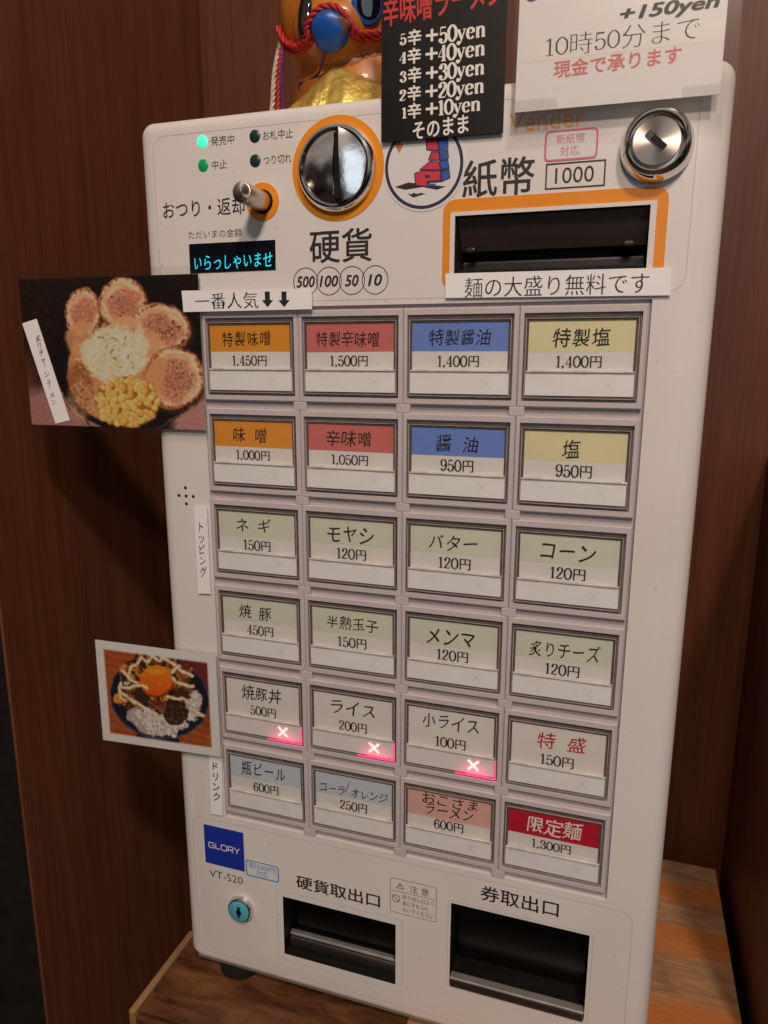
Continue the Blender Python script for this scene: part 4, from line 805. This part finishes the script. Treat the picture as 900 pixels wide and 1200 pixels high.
put(L, mincho('そのまま', .016, .006), sbox(255, 672, 563, 742), yy, rot=2.2)
L.build('lettering', M_whiteink, sign)
L = MB(); put(L, mincho('辛味噌ラーメン', .012, .008), sbox(90, -20, 755, 45), yy, rot=2.0); L.build('lettering', mat('sign_red', (.60, .03, .02), rough=.5, var=0), sign)['label'] = 'red lettering'

# ---- white notice at the top right
Y = -7
na, nb_, nc, nd = F(603, 132, Y), F(843.5, 110.4, Y), F(852.9, 0, Y), F(610.2, 0, Y)
note = MB()
nx, nz = 24, 14; vv = []
top = 40
for j in range(nz+1):
    for i in range(nx+1):
        u, v = i/nx, j/nz; bx_ = na[0]+(nb_[0]-na[0])*u; bz_ = na[1]+(nb_[1]-na[1])*u; tx_ = nd[0]+(nc[0]-nd[0])*u; tz_ = nd[1]+(nc[1]-nd[1])*u+top
        vv.append((bx_+(tx_-bx_)*v, Y, bz_+(tz_-bz_)*v))
note.add(vv, [(j*(nx+1)+i, j*(nx+1)+i+1, (j+1)*(nx+1)+i+1, (j+1)*(nx+1)+i) for j in range(nz) for i in range(nx)], 0, True)
c4 = [vv[0], vv[nx], vv[-1], vv[-nx-1]]; note.add([(a, b+.4, c) for a, b, c in c4], [(3, 2, 1, 0)])
no = note.build('notice_sheet', M_paper); tag(no, 'white laminated notice with 10時50分まで, taped at the top right of the machine', 'notice')
lamq = [(na[0]-1.5, na[1]-6), (nb_[0]+6, nb_[1]-6.5), (nc[0]+5, nc[1]+top+3), (nd[0]-2, nd[1]+top+3)]
MB().poly(lamq, Y-.3, .15).build('clear_sleeve', M_film, no)
for q in (((598, 118), (652, 113), (655, 142), (600, 147)), ((800, 100), (862, 95), (860, 122), (798, 127))):
    t_ = [F(a_, b_, Y-.6) for a_, b_ in q]; MB().poly(t_[::-1], Y-.6, .08).build('clear_tape', M_tape, no)
def NP(u, v): return (590+u*.31111, v*.31111)
def nbox(u0, v0, u1, v1): return FB(*NP(u0, v0), *NP(u1, v1), Y)
L = MB(); yy = Y-.08
put(L, sans('+150yen', .035, .2), nbox(440, 28, 812, 45), yy, rot=.5)
t = join([(nib('10', .075, .04)[0]*.86, nib('10')[1], 0)]); 
a_ = nib('10', .08, .045); b_ = mincho('時', -.02, .007); c_ = nib('50', .08, .045); d_ = mincho('分まで', -.02, .007)
def nrm(g, h): v = g[0]-g[0].min(0); v = v/v[:, 1].max()*h; return v, g[1], g[2]
parts = []; xx = 0
for g, h, w, dy in ((a_, .80, 1.0, 0), (b_, .98, .98, -.08), (c_, .80, 1.08, 0), (d_, .98, 3.2, -.08)):
    v, f, l = nrm(g, h); v = v/np.array([v[:, 0].max(), 1])*np.array([w, 1]); parts.append((v+np.array([xx, dy]), f, 0)); xx += w+.10
put(L, join(parts), nbox(162, 137, 735, 149), yy, rot=.3)
L.build('lettering', M_ink, no)
L = MB(); put(L, sans('現金で承ります', .018), nbox(190, 229, 668, 240), yy, rot=.4); L.build('lettering', M_pinkink, no)['label'] = 'pink lettering'
L = MB(); L.poly([F(*NP(u, v), Y) for u, v in ((80, -4), (100, 8), (122, 2), (122, -8), (102, -4))], yy, .03); L.build('lettering', M_purple, no)['label'] = 'tip of purple lettering'
# pasted correction strip on the notice
q = [F(*NP(u, v), Y) for u, v in ((70, 238), (822, 152), (836, 70), (78, 140))]
L = MB(); L.poly(q, Y-.05, .04); L.build('pasted_strip', mat('paper_patch', (.90, .88, .86), rough=.55, var=.02), no)

# ================================================================== FIGURINE ON TOP OF THE MACHINE
fx, fy = 68, 66
fig = empty('animal_figurine', fx, fy, Z1, 'glossy orange animal figurine with blue nose and red braided rope, sitting on the machine', 'figurine')
bm = bmesh.new()
def blob(c, r):
    g = bmesh.ops.create_uvsphere(bm, u_segments=28, v_segments=18, radius=1)
    for v in g['verts']: v.co = W(c[0]+v.co.x*r[0], c[1]+v.co.y*r[1], c[2]+v.co.z*r[2])
blob((68, 74, 128), (42, 33, 36)); blob((67, 66, 174), (45, 33, 40)); blob((62, 46, 158), (24, 18, 17)); blob((52, 92, 112), (26, 24, 14)); blob((84, 92, 112), (26, 24, 14)); blob((48, 70, 210), (9, 7, 14)); blob((86, 70, 210), (9, 7, 14))
me = bpy.data.meshes.new('body'); bm.to_mesh(me); bm.free(); o = bpy.data.objects.new('body', me); COL.objects.link(o)
md = o.modifiers.new('r', 'REMESH'); md.mode = 'VOXEL'; md.voxel_size = .0016; ms = o.modifiers.new('s', 'SMOOTH'); ms.iterations = 14; ms.factor = .6
bpy.context.view_layer.update(); me2 = bpy.data.meshes.new_from_object(o.evaluated_get(bpy.context.evaluated_depsgraph_get())); o.modifiers.clear(); o.data = me2
me2.polygons.foreach_set('use_smooth', [True]*len(me2.polygons)); me2.materials.clear()
me2.materials.append(mat('orange_lacquer', (.52, .165, .018), rough=.36, var=.25, vscale=45, coat=.12, bump=.3, bscale=70)); adopt(o, fig)
bvh_me = me2
from mathutils.bvhtree import BVHTree
off = wpos(o); bv = BVHTree.FromPolygons([v.co+off for v in me2.vertices], [list(p.vertices) for p in me2.polygons])
def on_body(px, py, lift=0):
    """point where a sight line through the photo meets the figurine's skin, raised by lift"""
    d = Vector((RM.T @ np.array([(px-450)/FPX, (py-600)/FPX, 1.0])).tolist()).normalized()
    hit, nrm_, _, _ = bv.ray_cast(W(*CAM), d)
    if hit is None:
        q = W(*CAM)+d*(.43); hit, nrm_, _, _ = bv.find_nearest(q)
    p = hit+nrm_*lift*S; return ((p.x)/S, p.y/S, (p.z-ZB)/S), nrm_
def disc_on(px, py, rx, rz, m, name, parent, lift=.4, thick=1.6, wob=0, rot=0):
    c, nn = on_body(px, py); nn = Vector(nn); u = Vector((0, 0, 1)).cross(nn).normalized(); w = nn.cross(u).normalized(); a = math.radians(rot); u, w = u*math.cos(a)+w*math.sin(a), w*math.cos(a)-u*math.sin(a)
    mb = MB(); vv = []; N_ = 32
    prof = ((1.0, -.8), (1.0, .15), (.93, .45), (.75, .75), (.45, .93), (.12, 1.0))
    for q, h in prof:
        for k in range(N_):
            t = 2*math.pi*k/N_; ww = 1+wob*math.sin(3*t+1)+wob*.6*math.sin(5*t)
            vv.append(Vector(c)+u*rx*q*ww*math.cos(t)+w*rz*q*ww*math.sin(t)+nn*(lift+thick*h))
    ff = [(i*N_+k, i*N_+(k+1) % N_, (i+1)*N_+(k+1) % N_, (i+1)*N_+k) for i in range(len(prof)-1) for k in range(N_)]+[[(len(prof)-1)*N_+k for k in range(N_)]]
    mb.add(vv, ff, 0, True); return mb.build(name, m, parent, 60)
M_eye = mat('glossy_black_eye', (.006, .006, .010), rough=.08, var=0, coat=1)
M_blue = mat('chipped_blue_paint', (.012, .10, .42), rough=.35, var=.12, vscale=60)
M_rope = mat('red_braid', (.42, .016, .014), rough=.55, var=.35, vscale=420, bump=.6, bscale=500)
e1 = disc_on(357, 17, 4.6, 11.5, M_eye, 'eye', fig); e2 = disc_on(430, 6, 8.5, 9.5, M_blue, 'eye', fig)
disc_on(358, 7, 1.4, 3.0, mat('eye_glint', (.8, .8, .78), rough=.3, var=0), 'glint', e1, 1.6, .8); disc_on(432, 5, 6.4, 7.4, M_eye, 'pupil', e2, 1.6, .6); disc_on(354, 33, 3.0, 3.2, M_blue, 'eye_rim', e1, .9, .8)
ns = disc_on(387, 37, 10.4, 10.0, M_blue, 'nose', fig, .0, 5.0, .04)
disc_on(401, 30, 3.6, 4.0, mat('bare_brown_patch', (.17, .065, .02), rough=.5, var=.2), 'chip', ns, 4.2, .7, .12)
def rope(pix, r, name, m, lift, parent, braid=True, n=9):
    P3 = [Vector(on_body(px, py, lift)[0]) for px, py in spline(pix, n=n)]
    for _ in range(2): P3 = [P3[0]]+[(P3[i-1]+P3[i]*2+P3[i+1])/4 for i in range(1, len(P3)-1)]+[P3[-1]]
    return braid_mesh(P3, r*1.06).build(name, m, parent, 70)
def braid_mesh(P3, r):
    mb = MB(); ln = sum((b-a).length for a, b in zip(P3[:-1], P3[1:])); N_ = max(8, int(ln/.5))
    cum = [0]
    for a, b in zip(P3[:-1], P3[1:]): cum.append(cum[-1]+(b-a).length)
    Q = []
    for i in range(N_+1):
        s = ln*i/N_; k = max(0, min(len(cum)-2, int(np.searchsorted(cum, s))-1)); t = (s-cum[k])/max(1e-6, cum[k+1]-cum[k]); Q.append(P3[k].lerp(P3[k+1], t))
    for st in range(3):
        pts = []
        for i, q in enumerate(Q):
            t = (Q[min(i+1, N_)]-Q[max(i-1, 0)]).normalized(); u = t.cross(Vector((.2, .3, .93))).normalized(); w = t.cross(u); a = i*.5/r*.95+st*2.094
            pts.append(q+u*r*.5*math.cos(a)+w*r*.5*math.sin(a))
        mb.tube(pts, r*.55, 6)
    return mb
rope([(331, 32), (338, 46), (352, 52), (364, 44), (363, 32), (372, 17), (386, 11), (400, 16), (411, 30), (420, 38), (447, 37)], 1.9, 'rope', M_rope, 2.6, fig)
rope([(334, 50), (346, 57), (360, 54), (366, 46)], 1.8, 'rope', M_rope, 2.0, fig); rope([(410, 36), (420, 44), (447, 43)], 1.9, 'rope', M_rope, 2.2, fig)
rope([(334, 48), (342, 70), (353, 103)], .65, 'thin_cord', mat('purple_cord', (.10, .02, .17), rough=.6, var=.3, vscale=300), 1.6, fig)
def hang(p0, p1, r, m, name):
    a, b = Vector(on_body(*p0, 2.5)[0]), None; d = RM.T @ np.array([(p1[0]-450)/FPX, (p1[1]-600)/FPX, 1.0]); q = CAM+d*((a.y-5-CAM[1])/d[1]); b = Vector(q.tolist()); mid = (a+b)/2+Vector((-.8, -1, 0)); e = b+(b-mid)*.35
    P3 = [Vector(x) for x in spline([a, mid, b, e], n=8)]; braid_mesh(P3, r).build(name, m, fig, 70)
hang((334, 46), (319.5, 120), 1.5, mat('white_braid', (.60, .50, .40), rough=.6, var=.35, vscale=400), 'tassel_cord'); hang((337, 48), (326, 119), 1.3, M_rope, 'tassel_cord'); hang((338, 50), (331, 118), 1.0, MATS['purple_cord'], 'tassel_cord')
# gold cloth bib wrapped round the chest
gm = mat('gold_brocade', (.80, .55, .13), rough=.36, metal=.6, var=.3, vscale=220, bump=.8, bscale=420)
mb = MB(); nu, nv = 28, 12; vv = []
ctop = spline([(342, 128), (360, 112), (378, 94), (393, 81), (412, 86), (440, 97), (462, 104)], n=5)
for i in range(nu+1):
    tp = ctop[min(len(ctop)-1, int(round(i/nu*(len(ctop)-1))))]
    a = Vector(on_body(tp[0], tp[1], 2.2)[0]); b = Vector((a.x+(a.x-64)*.35-1, min(a.y-8, 52-.0*abs(a.x)), Z1+1.0))
    for j in range(nv+1):
        t = j/nv; q = a.lerp(b, t); fold = 1.8*math.sin(i*.9+t*2)*t*(1-.3*t)+1.0*math.sin(i*2.3)*t; vv.append((q.x, q.y-6*math.sin(t*math.pi*.6)+fold, q.z))
mb.add(vv, [(i*(nv+1)+j, i*(nv+1)+j+1, (i+1)*(nv+1)+j+1, (i+1)*(nv+1)+j) for i in range(nu) for j in range(nv)], 0, True)
gb = mb.build('gold_bib', gm, fig, 80); so = gb.modifiers.new('t', 'SOLIDIFY'); so.thickness = .0009
